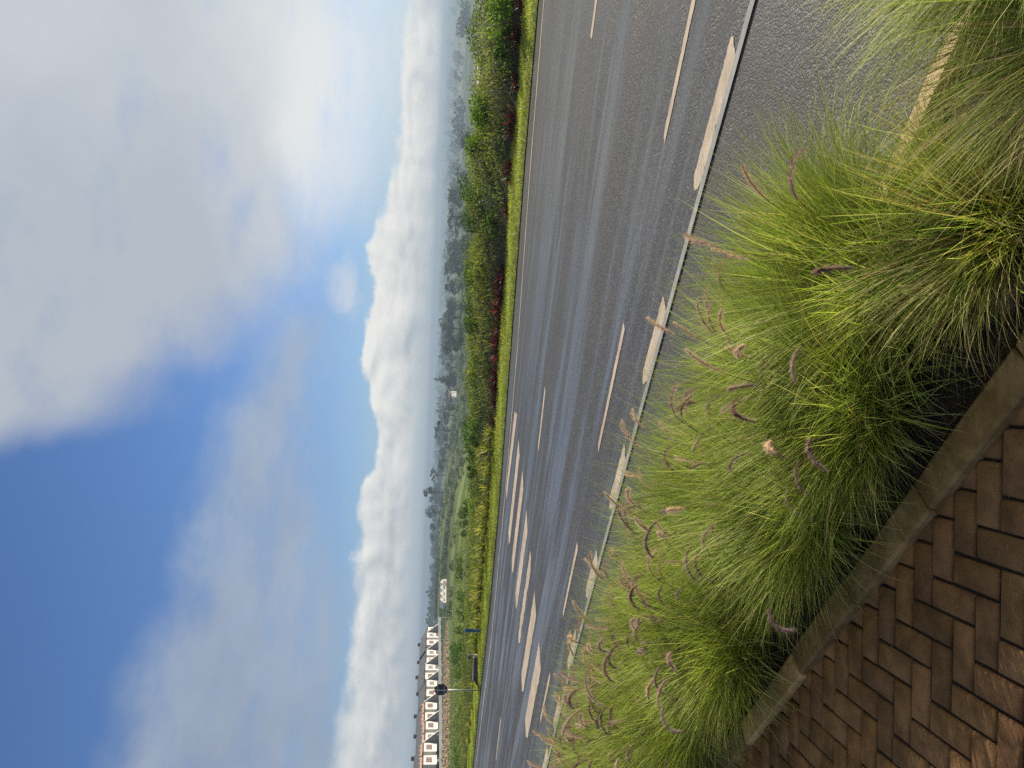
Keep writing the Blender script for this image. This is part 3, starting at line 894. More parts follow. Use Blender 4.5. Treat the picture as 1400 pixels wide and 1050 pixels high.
for ci, (a, p, H, R, n, ns, dry, lab) in enumerate(CL):
    H *= 1.07
    ns = int(ns * (2.4 if a > 3 else 1.7 if a > 1.5 else 1.1))
    if p < 1.95 and a > 1.2: p += 0.07
    rng = np.random.default_rng(100 + ci)
    root = empty('fountain_grass', W(a, p, -0.01))
    tag(root, lab, 'ornamental grass', 'fountain grass clumps in the planted bed')
    n = int(n * 0.74)
    V, F, C = fountain_foliage(rng, n, H, R, dry, lean=(-0.05 + rng.uniform(-.05, .05), 0.04 + rng.uniform(-.05, .05)))
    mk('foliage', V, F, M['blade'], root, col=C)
    for k in range(ns):
        o = bpy.data.objects.new('seed_head', SEEDS[int(rng.integers(0, len(SEEDS)))])
        COL.objects.link(o)
        o.parent = root
        f = rng.uniform(0, 2 * PI)
        # most plumes lean to the road
        if rng.uniform() < 0.45: f = math.atan2(PY, PX) + rng.normal(0, 0.8)
        rad = R * rng.uniform(0.1, 0.8)
        o.location = (math.cos(f) * rad, math.sin(f) * rad, 0)
        sc = H / 0.72 * rng.uniform(0.92, 1.18)
        o.rotation_euler = (rng.normal(0, 0.13), rng.normal(0, 0.13), f + rng.normal(0, 0.3))
        o.scale = (sc, sc, sc)

def bed_litter():
    rng = np.random.default_rng(5)
    n = 5200
    a = rng.uniform(-1.5, 6.5, n); p = rng.uniform(1.58, 2.42, n)
    keep = p > kerb_out(a) - 0.01
    dens = np.sin(a * 5.1 + 1) * np.sin(p * 9.0) + rng.normal(0, 0.6, n)
    keep &= dens > -0.5
    a, p = a[keep], p[keep]; n = len(a)
    base = Wn(a, p, rng.uniform(0.0, 0.03, n))
    t = rng.uniform(0.5, 1.25, (n, 1))
    c = np.array([[0.20, 0.15, 0.085]]) * t
    V, F, C = ribbons(base, rng.uniform(0, 2 * PI, n), rng.uniform(1.1, 1.62, n), rng.uniform(-0.5, 0.7, n), rng.uniform(0.02, 0.11, n), rng.uniform(0.0013, 0.003, n), rng, seg=3, c0=c, c1=c)
    m = 900
    a = rng.uniform(-1.5, 6.5, m); p = rng.uniform(1.62, 2.4, m)
    cen = Wn(a, p, rng.uniform(0.0, 0.02, m))
    t = rng.uniform(0.4, 1.2, (m, 1))
    L = leaf_quads(cen, rng.uniform(0.008, 0.022, m), rng, 0.6, cols=np.array([[0.16, 0.11, 0.06]]) * t)
    V, F, C = join_arrays([(V, F, C), L])
    tag(mk('dry_litter', V, F, M['straw'], col=C), 'dry straw and dead leaves lying on the soil of the bed', 'litter', kind='stuff')
    # crumbs caught between bricks and on the pavement
    m = 260
    a = rng.uniform(0.4, 4.5, m); p = kerb_in(a) - np.abs(rng.normal(0, 0.25, m)) - 0.005
    base = Wn(a, p, 0.003)
    t = rng.uniform(0.5, 1.2, (m, 1)); c = np.array([[0.20, 0.14, 0.08]]) * t
    V, F, C = ribbons(base, rng.uniform(0, 2 * PI, m), np.full(m, 1.55), rng.uniform(-.05, .05, m), rng.uniform(0.006, 0.03, m), rng.uniform(0.001, 0.002, m), rng, seg=2, c0=c, c1=c)
    tag(mk('pavement_debris', V, F, M['straw'], col=C), 'scraps of dry grass on the brick pavement', 'litter', kind='stuff')
bed_litter()

# ------------------------------------------------------------------ wild bank across the road
def bank_h(a, q):
    """height of the vegetation above the verge, q metres behind the lawn"""
    a = np.asarray(a, float); q = np.asarray(q, float)
    top = np.interp(a, [-20, 12, 17, 21, 28, 60], [1.05, 1.0, 0.88, 0.64, 0.52, 0.5])
    rise = np.interp(q, [-0.3, 0.0, 0.45, 1.2, 2.4, 4.0, 5.5], [0.0, 0.12, 0.36, 0.72, 1.0, 1.0, 0.5])
    lump = 0.13 * np.sin(a * 1.7 + q * 0.8) + 0.09 * np.sin(a * 3.9 - q * 2.1 + 1) + 0.06 * np.sin(a * 7.7 + q * 5)
    return (top * rise) * (1 + lump)
def bank_base(a, p):
    w = Wn(a, p, -0.02)
    g = hf(w[..., 0], w[..., 1]) + GR * np.asarray(a)      # as an offset above the graded plane
    return np.maximum(g, -0.34)
def build_bank():
    rng = np.random.default_rng(31)
    a = np.arange(-14, 52, 0.3); q = np.linspace(-0.25, 5.6, 22)
    A_, Q_ = np.meshgrid(a, q, indexing='ij')
    P_ = lawn_far(A_) + Q_
    Z_ = -0.05 + bank_h(A_, Q_) * 0.72 - 0.08
    V = Wn(A_, P_, Z_).reshape(-1, 3)
    i = np.arange(A_.size).reshape(A_.shape)
    F = np.stack([i[:-1, :-1], i[1:, :-1], i[1:, 1:], i[:-1, 1:]], -1).reshape(-1, 4)
    tag(mk('bank', V, F, M['bankearth'], smooth=True), 'dark earth bank under the weeds across the road', 'bank', kind='structure')
    n = 165000
    a = rng.uniform(-4, 50, n); q = rng.uniform(0.25, 5.2, n) ** 1.0
    keep = rng.uniform(0, 1, n) < np.interp(q, [0.2, 0.6, 3.2, 5.2], [0.5, 1, 1, 0.35])
    keep &= rng.uniform(0, 1, n) < np.interp(a, [-4, 20, 50], [1, 0.9, 0.45])
    a, q = a[keep], q[keep]; n = len(a)
    kind = np.sin(a * 0.9 + q * 1.3) + np.sin(a * 2.3 - q * 2.0 + 2) * 0.8 + np.sin(a * 0.37 + 4) * 0.7 + rng.normal(0, 0.5, n)
    z = bank_h(a, q) * np.where(rng.uniform(0, 1, n) < 0.75, rng.uniform(0.82, 1.06, n), rng.uniform(0.4, 0.9, n)) - 0.05
    cen = Wn(a, lawn_far(a) + q, z)
    t = rng.uniform(0.55, 1.35, (n, 1))
    pal = np.array([[0.034, 0.056, 0.018], [0.078, 0.095, 0.030], [0.125, 0.125, 0.045], [0.100, 0.122, 0.028]])
    ki = np.clip(np.floor((kind + 1.6) * 1.1), 0, 3).astype(int)
    cols = pal[ki] * t
    size = np.where(ki == 0, rng.uniform(0.04, 0.085, n), np.where(ki == 2, rng.uniform(0.03, 0.06, n), rng.uniform(0.035, 0.09, n)))
    L1 = leaf_quads(cen, size, rng, 0.55, 0.3, cols)
    m = 26000
    a = rng.uniform(-4, 50, m); q = rng.uniform(0.5, 5.0, m)
    keep = np.sin(a * 0.8 + q * 1.2 + 1.5) + rng.normal(0, 0.6, m) > 0.0
    a, q = a[keep], q[keep]; m = len(a)
    base = Wn(a, lawn_far(a) + q, bank_h(a, q) * 0.72 - 0.08)
    t = rng.uniform(0.6, 1.3, (m, 1))
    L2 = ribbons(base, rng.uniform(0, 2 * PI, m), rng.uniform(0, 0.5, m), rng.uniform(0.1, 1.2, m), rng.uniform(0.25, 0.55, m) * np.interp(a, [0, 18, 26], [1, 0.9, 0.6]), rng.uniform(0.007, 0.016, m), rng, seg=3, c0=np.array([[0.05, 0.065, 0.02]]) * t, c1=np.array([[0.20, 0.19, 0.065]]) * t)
    V, F, C = join_arrays([L1, L2])
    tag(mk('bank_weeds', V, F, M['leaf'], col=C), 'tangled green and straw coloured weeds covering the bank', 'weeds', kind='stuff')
M['bankearth'] = plain('bank_earth', (0.028, 0.030, 0.014), 0.95, 0.4, 3, bmp=0.05)
build_bank()

def shrub(a, q, h, w, n, leaf, pal, label, seed, name='shrub', group=None, z=None, mat='leaf', stem=True):
    rng = np.random.default_rng(seed)
    p = lawn_far(a) + q
    zz = (float(bank_h(a, q)) * 0.6 - 0.1) if z is None else z
    root = empty(name, W(a, p, zz), rng.uniform(0, 6))
    tag(root, label, 'shrub', group)
    nb = 9
    bc = np.stack([rng.normal(0, 0.27, nb) * w, rng.normal(0, 0.27, nb) * w, rng.uniform(0.35, 0.85, nb) * h], 1)
    br = rng.uniform(0.22, 0.36, nb) * min(w, h * 1.1)
    b = rng.integers(0, nb, n)
    n = int(n * 1.7); b = rng.integers(0, nb, n)
    d = unit_vectors(n, rng)
    r = rng.uniform(0.25, 1.0, (n, 1)) ** 0.45
    cen = bc[b] + d * br[b][:, None] * r
    cen[:, 2] = np.maximum(cen[:, 2], 0.02)
    cols = np.array(pal)[rng.integers(0, len(pal), n)] * rng.uniform(0.65, 1.3, (n, 1))
    n_leaf = leaf * 0.72
    V, F, C = leaf_quads(cen, rng.uniform(0.7, 1.3, n) * n_leaf, rng, 0.55, 0.35, cols)
    mk('foliage', V, F, M[mat], root, col=C)
    if stem:
        mb = MB()
        for k in range(6):
            e = bc[k % nb]
            mb.tube([(0, 0, -0.15), (e[0] * 0.4, e[1] * 0.4, e[2] * 0.5), tuple(e)], [0.03 * h, 0.02 * h, 0.008 * h], 5)
        mb.build('stem', M['bark'], root, smooth=True)
    return root
DG = [(0.022, 0.045, 0.013), (0.035, 0.065, 0.018), (0.05, 0.085, 0.02)]
BGc = [(0.075, 0.125, 0.02), (0.11, 0.165, 0.025), (0.05, 0.09, 0.02)]
MG = [(0.05, 0.085, 0.022), (0.075, 0.11, 0.028), (0.035, 0.06, 0.018)]
YG = [(0.12, 0.14, 0.03), (0.09, 0.11, 0.025), (0.15, 0.15, 0.045)]
G_ = 'wild shrubs on the bank across the road'
for i, (a, q, h, w, n, leaf, pal, lab) in enumerate([
 (3.6, 2.6, 0.75, 1.1, 900, 0.10, DG, 'dark green shrub on the bank at the far right edge'),
 (5.3, 3.4, 1.05, 1.3, 1200, 0.10, DG, 'dark rounded shrub poking above the bank against the hazy valley, at the right'),
 (5.3, 0.7, 0.62, 0.8, 520, 0.12, BGc, 'bright glossy green shrub beside the red leaved plants at the right'),
 (6.2, 0.8, 0.5, 0.9, 520, 0.11, DG, 'low dark shrub behind the red looped leaf, at the foot of the bank'),
 (8.4, 2.1, 0.7, 1.4, 1300, 0.10, BGc, 'light green leafy shrub in the middle height of the bank, right third'),
 (9.6, 3.0, 0.65, 1.2, 900, 0.10, MG, 'mid green shrub at the top of the bank, next to the light leafy shrub'),
 (10.7, 1.0, 0.45, 0.9, 520, 0.09, DG, 'dark low shrub between red leaved plants'),
 (11.4, 2.6, 0.75, 1.1, 900, 0.09, DG, 'dark tuft of shrub on the crest, below the umbrella shaped valley tree'),
 (12.8, 1.8, 0.6, 1.3, 900, 0.09, YG, 'yellowish shrub halfway up the bank, centre right'),
 (13.6, 3.0, 0.62, 1.0, 800, 0.09, MG, 'green shrub on the crest, centre of the bank'),
 (14.9, 2.4, 0.6, 1.2, 900, 0.09, DG, 'dark green shrub on the crest, left of the centre'),
 (16.6, 2.3, 0.5, 1.0, 800, 0.09, YG, 'straw green shrub on the crest where the bank starts to drop'),
 (18.8, 1.9, 0.5, 1.1, 800, 0.09, MG, 'leafy green shrub behind the first yellow flax plants'),
 (20.9, 2.2, 0.5, 1.1, 800, 0.09, DG, 'dark green shrub behind the yellow flax row, right of the dark hollow'),
 (23.6, 2.2, 0.45, 1.1, 700, 0.09, BGc, 'pale leafy shrub behind the yellow flax row, left of the dark hollow')]):
    shrub(a, q, h, w, n, leaf, pal, lab, 300 + i, group=G_)
# shrubs on the slope between road and houses
k = 0
for (a, p, h, w, pal, lab) in [
 (27, 27, 1.2, 2.4, DG, 'dark shrub in the shaded hollow, nearest the yellow flax'),
 (30.5, 29, 1.3, 2.8, DG, 'dark shrub in the shaded hollow, middle one'),
 (34, 32, 1.3, 2.8, DG, 'dark shrub in the shaded hollow, farthest one'),
 (36.5, 21, 0.8, 2.0, MG, 'green bush behind the blue post'),
 (40, 20.5, 0.9, 2.4, MG, 'green bush behind the low stone headwall'),
 (43.5, 20, 0.9, 2.2, DG, 'dark green bush right behind the road sign pole'),
 (48, 20.5, 1.0, 2.6, MG, 'green bush left of the road sign pole'),
 (53, 21, 1.0, 3.0, DG, 'dark bush on the verge at the left edge'),
 (47, 27, 1.1, 3.0, DG, 'dark bush below the rubble bank, behind the sign pole'),
 (54, 29, 1.1, 3.2, MG, 'green bush below the rubble bank, left of the sign'),
 (62, 33, 1.2, 3.6, DG, 'dark bush below the rubble bank, left edge'),
 (60, 40, 1.2, 3.6, MG, 'green bush half way up to the terrace, left side'),
 (50, 38, 1.0, 3.2, DG, 'dark bush half way up to the terrace, under the sign board')]:
    w0 = W(a, p, 0)
    g = float(hf(np.array([w0[0]]), np.array([w0[1]]))[0]) - w0[2]
    rng = np.random.default_rng(1)
    shrub(a, p - float(lawn_far(a)), h, w, 900, 0.16, pal, lab, 400 + k, group='bushes on the slope below the houses', z=g - 0.1)
    k += 1
def slope_weeds():
    rng = np.random.default_rng(61)
    n = 60000
    a = rng.uniform(18, 120, n); p = rng.uniform(19, 95, n)
    x = a * AX + p * PX; y = a * AY + p * PY
    az_ = np.degrees(np.arctan2(x, y))
    keep = (az_ > -30) & (az_ < -3) & (rng.uniform(0, 1, n) < np.interp(az_, [-30, -19, -14, -3], [1, 1, 0.35, 0.25]))
    keep &= (np.sin(a * 0.21) + np.sin(p * 0.33 + a * 0.11) + rng.normal(0, 0.7, n)) > -0.6
    x, y, az_ = x[keep], y[keep], az_[keep]; n = len(x)
    z = hf(x, y)
    hgt = np.interp(az_, [-30, -19, -13, -3], [0.7, 0.7, 0.3, 0.25])
    cen = np.stack([x, y, z + hgt * rng.uniform(0, 1, n) ** 1.4], 1)
    t = rng.uniform(0.55, 1.3, (n, 1))
    mixv = (np.sin(x * 0.3) + np.sin(y * 0.23 + 1) + rng.normal(0, 0.5, n) > 0)[:, None]
    cols = np.where(mixv, np.array([[0.045, 0.07, 0.02]]), np.array([[0.11, 0.125, 0.04]])) * t
    cols = np.where((az_ > -18.5)[:, None], cols * 0.4 + 0.6 * np.array([[0.12, 0.13, 0.04]]) * t, cols)
    V, F, C = leaf_quads(cen, rng.uniform(0.10, 0.26, n), rng, 0.5, 0.6, cols)
    tag(mk('slope_weeds', V, F, M['leaf'], col=C), 'rough weeds on the slope beyond the road', 'weeds', kind='stuff')
slope_weeds()

# red leaved plants and yellow striped flax along the lawn
def strap_plant(rng, n, L, wd, c0, c1, spread, tilt=0.15):
    base = np.stack([rng.normal(0, 0.035, n), rng.normal(0, 0.035, n), np.zeros(n)], 1)
    return ribbons(base, rng.uniform(0, 2 * PI, n), tilt + spread * rng.uniform(0, 1, n), rng.uniform(0.2, 1.3, n), L * rng.uniform(0.6, 1.15, n), wd * rng.uniform(0.7, 1.3, n), rng, seg=6, c0=c0, c1=c1, power=1.6, twist=0.9)
red_at = [(4.75, 0.06, 1.0), (5.05, -0.02, 0.85), (5.75, 0.0, 1.1), (6.75, 0.0, 0.75), (7.55, 0.05, 0.9), (7.85, 0.12, 1.05), (8.75, 0.0, 0.85), (9.0, 0.08, 0.8), (10.0, 0.05, 0.8), (11.9, 0.05, 1.0), (12.25, 0.1, 1.1), (12.6, 0.0, 1.1), (13.05, 0.06, 1.2), (13.55, 0.0, 1.0), (14.1, 0.1, 1.1), (14.5, 0.0, 1.05), (15.3, 0.08, 1.1), (15.75, 0.0, 1.0), (16.3, 0.05, 0.8), (17.0, 0.05, 0.8)]
red_lab = ['tall red leaved plant under the bright green shrub, at the right', 'short red leaved plant in front of the bright green shrub', 'red leaved plant with a looped scarlet leaf', 'small maroon plant alone in the shade, right side', 'maroon plant with pink leaf tips, right third', 'taller maroon plant next to the pink tipped one', 'small maroon plant beside a yellow green tuft', 'low maroon plant right of the gap in the row', 'single small maroon plant in the middle of the gap',
 'maroon plant at the right end of the long red row', 'maroon plant, second in the long red row', 'maroon plant, third in the long red row', 'largest maroon plant of the long red row', 'maroon plant left of the largest one', 'maroon plant, sixth in the long red row', 'maroon plant, seventh in the long red row', 'dark red plant on its own left of the long row', 'dark red plant nearest the yellow flax but two', 'small dark red plant nearest the yellow flax but one', 'last small dark red plant before the yellow flax']
for i, (a, q, s) in enumerate(red_at):
    rng = np.random.default_rng(500 + i)
    n = 46
    t = rng.uniform(0.5, 1.5, (n, 1))
    br = (rng.uniform(0, 1, (n, 1)) < 0.22)
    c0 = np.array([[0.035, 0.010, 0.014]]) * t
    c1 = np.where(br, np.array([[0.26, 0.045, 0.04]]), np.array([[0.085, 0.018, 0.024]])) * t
    V, F, C = strap_plant(rng, n, 0.46 * s, 0.045, c0, c1, 0.75)
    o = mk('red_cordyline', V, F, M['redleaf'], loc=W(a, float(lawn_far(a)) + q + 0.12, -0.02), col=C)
    tag(o, red_lab[i], 'red plant', 'red leaved plants at the foot of the bank')
def ordinal(n): return '%d%s' % (n, {1: 'st', 2: 'nd', 3: 'rd'}.get(n % 10, 'th') if n not in (11, 12, 13) else 'th')
fl_at = [(17.5 + 0.62 * i + random.uniform(-.15, .15)) for i in range(26)]
fl_at = [a for a in fl_at if not (31.3 < a < 33.0)] + [34.6, 36.2, 38.0, 40.1, 43.0]
descr = ['wide', 'narrow', 'tall', 'low', 'pale tipped', 'ragged']
for i, a in enumerate(fl_at):
    rng = np.random.default_rng(600 + i)
    n = 64
    s = rng.uniform(0.85, 1.25) * (0.7 if a > 33.5 else 1.0)
    t = rng.uniform(0.6, 1.35, (n, 1))
    g = rng.uniform(0, 1, (n, 1)) < 0.5
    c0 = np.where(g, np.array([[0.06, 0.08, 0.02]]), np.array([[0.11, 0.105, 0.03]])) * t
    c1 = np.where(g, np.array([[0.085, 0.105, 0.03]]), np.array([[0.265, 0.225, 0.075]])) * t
    V, F, C = strap_plant(rng, n, 0.60 * s, 0.036, c0, c1, 0.62, 0.05)
    q = rng.uniform(0.0, 0.35)
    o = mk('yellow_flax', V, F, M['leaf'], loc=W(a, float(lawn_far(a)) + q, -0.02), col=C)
    if a > 33.5: where = 'left of the headwall'
    elif a > 28.6: where = 'between the blue post and the stone headwall'
    elif a > 24: where = 'just right of the blue post'
    else: where = 'in the right half'
    tag(o, 'yellow flax, %s left of the red plants, %s' % (ordinal(i + 1), where), 'flax plant', 'yellow flax plants along the lawn')

# ------------------------------------------------------------------ things on the far verge
def verge(a, p, z=0.0): return W(a, p, z)
def build_post():
    root = empty('marker_post', W(28.0, 16.05, -0.02), math.radians(25))
    tag(root, 'blue metal post with a wider box head standing among yellow flax', 'post')
    MB().box(-0.046, -0.045, -0.2, 0.046, 0.045, 0.40, 0.008).build('shaft', M['bluepaint'], root)
    hd = MB().prism([(-0.066, 0.385), (0.066, 0.385), (0.066, 0.72), (0.04, 0.755), (-0.05, 0.755), (-0.066, 0.72)], 1, -0.06, 0.06).build('head', M['bluepaint'], root)
    MB().box(-0.058, -0.066, 0.70, 0.058, 0.066, 0.765, 0.006).build('cap', M['bluecap'], hd)
    MB().box(-0.03, -0.066, 0.50, 0.03, -0.059, 0.62, 0.003).build('plate', M['navy'], hd)
build_post()
def build_sign():
    w = W(32.44, 15.75, -0.02)
    root = empty('road_sign', w, math.radians(-14))
    tag(root, 'octagonal road sign seen from its dark back on a pale steel pole', 'road sign')
    MB().tube([(0, 0, -0.3), (0, 0, 1.98)], [0.028, 0.028], 12).build('pole', M['steel'], root, smooth=True)
    R = 0.30
    oc = [(R * math.cos(PI / 8 + k * PI / 4), 1.64 + R * math.sin(PI / 8 + k * PI / 4)) for k in range(8)]
    bd = MB().prism(oc, 1, 0.032, 0.040).build('board', M['navy'], root)
    for z in (1.50, 1.78): MB().box(-0.20, 0.018, z - 0.015, 0.20, 0.032, z + 0.015).build('bracket', M['steel'], bd)
build_sign()
def build_headwall():
    a0 = W(31.2, 16.55, -0.05)
    root = empty('headwall', a0, math.atan2(AY, AX) * 1.0)
    tag(root, 'low dark stone headwall with pale coping on the verge', 'low wall')
    c = math.atan2(AY, AX)
    # runs roughly across the view; local x along the wall
    root.rotation_euler = (0, 0, math.radians(178))
    MB().box(-0.05, -0.06, -0.2, 0.95, 0.06, 0.25, 0.01).build('wall', M['darkstone'], root)
    MB().box(-0.08, -0.09, 0.252, 0.93, 0.09, 0.30, 0.008).build('coping', M['fair'], root)
    MB().prism([(0.953, -0.2), (1.28, -0.2), (1.28, 0.02), (0.953, 0.24)], 1, -0.05, 0.05).build('wing_wall', M['darkstone'], root)
    MB().box(-0.19, -0.08, -0.2, -0.055, 0.08, 0.27, 0.012).build('end_block', M['fair'], root)
build_headwall()
def build_drum():
    w = W(32.6, 17.4, 0.12)
    root = empty('drum', w)
    tag(root, 'small dark blue drum half hidden in weeds behind the stone headwall', 'drum')
    MB().tube([(0, 0, 0), (0, 0, .01), (0, 0, 0.13), (0, 0, 0.14), (0, 0, 0.27), (0, 0, 0.28)], [0.1, 0.105, 0.105, 0.112, 0.105, 0.10], 16).build('body', M['navy'], root, smooth=True)
    MB().tube([(0, 0, 0.281), (0, 0, 0.30)], [0.108, 0.108], 16).build('lid', M['bluepaint'], root, smooth=True)
build_drum()

# ------------------------------------------------------------------ row of houses
HZ = -5.0
RA = math.radians(6.5)                      # direction of the row, from +y towards +x
def house_frame(i):                         # start of unit i, measured along the row
    s = i * 6.0
    return (-103.6 + s * math.sin(RA), 215 + s * math.cos(RA), HZ)
def window(parent, y0, z0, y1, z1, mat, x=0.0):
    f = 0.15
    mb = MB()
    mb.box(x + 0.02, y0, z0, x + 0.10, y0 + f, z1); mb.box(x + 0.02, y1 - f, z0, x + 0.10, y1, z1)
    mb.box(x + 0.02, y0 + f, z0, x + 0.10, y1 - f, z0 + f); mb.box(x + 0.02, y0 + f, z1 - f, x + 0.10, y1 - f, z1)
    ym = (y0 + y1) / 2
    mb.box(x + 0.025, ym - 0.05, z0 + f, x + 0.09, ym + 0.05, z1 - f)
    mb.box(x + 0.025, y0 + f, z0 + (z1 - z0) * 0.55, x + 0.085, ym - 0.05, z0 + (z1 - z0) * 0.62)
    w = mb.build('window', mat, parent)
    MB().box(x + 0.012, y0 + f, z0 + f, x + 0.03, y1 - f, z1 - f).build('pane', M['glass'], w)
    MB().box(x + 0.003, y0 - 0.08, z0 - 0.12, x + 0.16, y1 + 0.08, z0 - 0.003).build('sill', M['terracotta'], w)
    return w
def make_house(fin, near, flip):
    root = empty('row_house')
    MB().box(-9, 0.0, -0.8, -1.6, 6.0, 5.15).build('wall', M['grey'], root)  # shade on the house sides is painted in as grey
    zb = 5.3 if not near else 5.1
    MB().box(-5.5, 0.9, -0.5 if not near else 1.55, 0.0, 5.1, zb).build('front_bay', M['white'], root)
    lw = M['redframe'] if flip else M['paleframe']
    uw = M['paleframe'] if flip else M['redframe']
    if near: uw = M['redframe']
    window(root, 1.95, 2.9, 4.05, 4.3, uw)
    if not near: window(root, 1.95, 0.5, 4.05, 1.85, lw)
    else:
        MB().box(-0.02, 0.86, 1.36, 0.14, 5.2, 1.54).build('ledge', M['white'], root)
        d = MB().box(-1.59, 1.2, -0.5, -1.52, 4.6, 1.3).build('garage_door', M['dark'], root)
    rf = MB().prism([(-9.5, 5.2), (-1.0, 5.2), (-1.0, 5.32), (-4.9, 7.7), (-5.1, 7.7), (-9.5, 5.32)], 1, 0.003, 5.997).build('roof', M['slate'], root)
    MB().prism([(-4.5, zb + 0.01), (0.25, zb + 0.01), (0.25, zb + 0.08), (-4.5, zb + 0.9)], 1, 0.8, 5.2).build('bay_roof', M['slate'], root)
    if fin:
        MB().box(-5.6, 5.3, 7.0, -4.4, 5.9, 8.5).build('chimney', M['slate'], rf)
        fw = MB().prism([(-1.58, -0.6), (3.4, -0.6), (3.4, 0.55), (-0.4, 5.3), (-1.58, 5.3)], 1, 5.72, 5.94).build('side_wall', M['grey'], root)  # fin's shaded face is painted in as grey
        MB().prism([(3.4, 0.553), (3.5, 0.66), (-0.3, 5.45), (-0.4, 5.303)], 1, 5.66, 5.985).build('coping', M['white'], fw)
    if near:
        mb = MB()
        mb.prism([(-1.5, 5.4), (-0.7, 5.4), (-0.9, 5.95), (-1.3, 5.95)], 1, 0.3, 5.7)
        rg = mb.build('ridge_tiles', M['terracotta'], root)
        for y in (0.7, 3.0, 5.3):
            MB().tube([(-1.1, y, 5.955), (-1.1, y, 6.03), (-1.1, y, 6.15), (-1.1, y, 6.27), (-1.1, y, 6.3)], [0.05, 0.13, 0.17, 0.10, 0.03], 8).build('finial', M['white'], rg, smooth=True)
    return root
protos = {}
pos_words = ['cut by the left edge of the view', 'next to the house cut by the left edge', 'third from the left end', 'fourth from the left end', 'fifth from the left end', 'sixth from the left end', 'last of the red tiled ones, just left of the sign board', 'just behind the sign board', 'just right of the sign board', 'seventh from the far right end', 'sixth from the far right end', 'fifth from the far right end', 'fourth from the far right end', 'third from the far right end', 'second from the far right end', 'at the far right end of the row']
for i in range(-1, 14):
    fin, near, flip = (i % 2 == 0), i < 5, (i % 2 == 0)
    key = (fin, near, flip)
    if key in protos: o = copy_tree(protos[key])
    else: o = protos[key] = make_house(*key)
    fx, fy, fz = house_frame(i)
    k2 = (i + 1) // 2
    o.location = (fx - 0.5 * ((k2 * 7) % 3), fy, fz + [0.25, -0.15, 0.1, -0.3, 0.2, -0.1, 0.0, -0.35][k2])
    o.rotation_euler = (0, 0, -RA)
    fl = 'with terracotta ridge tiles' if near else 'with two windows'
    tag(o, 'white row house %s' % pos_words[i + 1], 'house', 'white houses in the terrace row')
def along_row(name, x0, x1, s0, s1, z0, z1, mat):
    o = MB().box(x0, s0, z0, x1, s1, z1, 0.03).build(name, mat)
    o.location = (-103.6, 215, HZ)
    o.rotation_euler = (0, 0, -RA)
    return o
tag(along_row('garden_wall', 4.2, 4.5, -14, 81, -1.2, 1.15, M['grey']), 'long grey garden wall in front of the white row houses', 'wall')
def row_hedge():
    rng = np.random.default_rng(71)
    n = 9000
    s = rng.uniform(-14, 84, n)
    x = 6.2 + rng.normal(0, 0.45, n); z = -0.9 + rng.uniform(0, 1, n) ** 0.7 * (1.0 + 0.2 * np.sin(s * 0.9))
    cen = np.stack([x, s, z], 1)
    cols = np.array([[0.03, 0.05, 0.018]]) * rng.uniform(0.6, 1.5, (n, 1))
    V, F, C = leaf_quads(cen, rng.uniform(0.25, 0.5, n), rng, 0.6, 0.2, cols)
    o = mk('hedge', V, F, M['farleaf'], loc=(-103.6, 215, HZ), rz=-RA, col=C)
    tag(o, 'dark clipped hedge below the grey garden wall of the row houses', 'hedge')
row_hedge()
# rubble bank below the terrace
def build_rubble():
    rng = np.random.default_rng(81)
    s = np.arange(-20, 58, 1.0); w = np.linspace(0, 1, 8)
    S, Wd = np.meshgrid(s, w, indexing='ij')
    b0 = (-70.0, 150.0)
    def pos(S, Wd):
        x = b0[0] + S * math.sin(math.radians(3)) + Wd * 3.6
        y = b0[1] + S * math.cos(math.radians(3)) - Wd * 0.5
        g = hf(x, y)
        top = np.interp(S, [-20, 40, 58], [1.35, 1.25, 0.4])
        return x, y, g + top * (1 - Wd) ** 0.9 + 0.08 * np.sin(S * 1.7 + Wd * 9)
    x, y, z = pos(S, Wd)
    V = np.stack([x, y, z], -1).reshape(-1, 3)
    i = np.arange(S.size).reshape(S.shape)
    F = np.stack([i[:-1, :-1], i[1:, :-1], i[1:, 1:], i[:-1, 1:]], -1).reshape(-1, 4)[:, ::-1]
    tag(mk('embankment', V, F, M['stone'], smooth=True), 'sandy brown rubble embankment below the row houses', 'bank', kind='structure')
    n = 2600
    S, Wd = rng.uniform(-20, 56, n), rng.uniform(0, 1.05, n)
    x, y, z = pos(S, Wd)
    V, F, C = leaf_quads(np.stack([x, y, z + 0.05], 1), rng.uniform(0.25, 0.75, n), rng, 0.8, 0.0, np.array([[0.26, 0.20, 0.115]]) * rng.uniform(0.35, 1.5, (n, 1)))
    mb_parts = (V, F, C)
    # real stones: squashed octahedra
    c = np.stack([x, y, z], 1); r = rng.uniform(0.12, 0.34, (n, 1))
    dirs = np.array([[1, 0, 0], [0, 1, 0], [-1, 0, 0], [0, -1, 0], [0, 0, .8], [0, 0, -.8]])
    jit = 1 + rng.uniform(-.3, .3, (n, 6, 1))
    SV = (c[:, None, :] + dirs[None] * r[:, None, :] * jit).reshape(-1, 3)
    tri = np.array([[0, 1, 4], [1, 2, 4], [2, 3, 4], [3, 0, 4], [1, 0, 5], [2, 1, 5], [3, 2, 5], [0, 3, 5]])
    SF = (np.arange(n)[:, None, None] * 6 + tri[None]).reshape(-1, 3)
    SC = np.repeat(np.array([[0.30, 0.23, 0.14]]) * rng.uniform(0.4, 1.4, (n, 1)), 6, axis=0)
    tag(mk('rubble', SV, SF, M['straw'], col=SC), 'loose sandy stones on the embankment below the houses', 'stones', kind='stuff')
build_rubble()
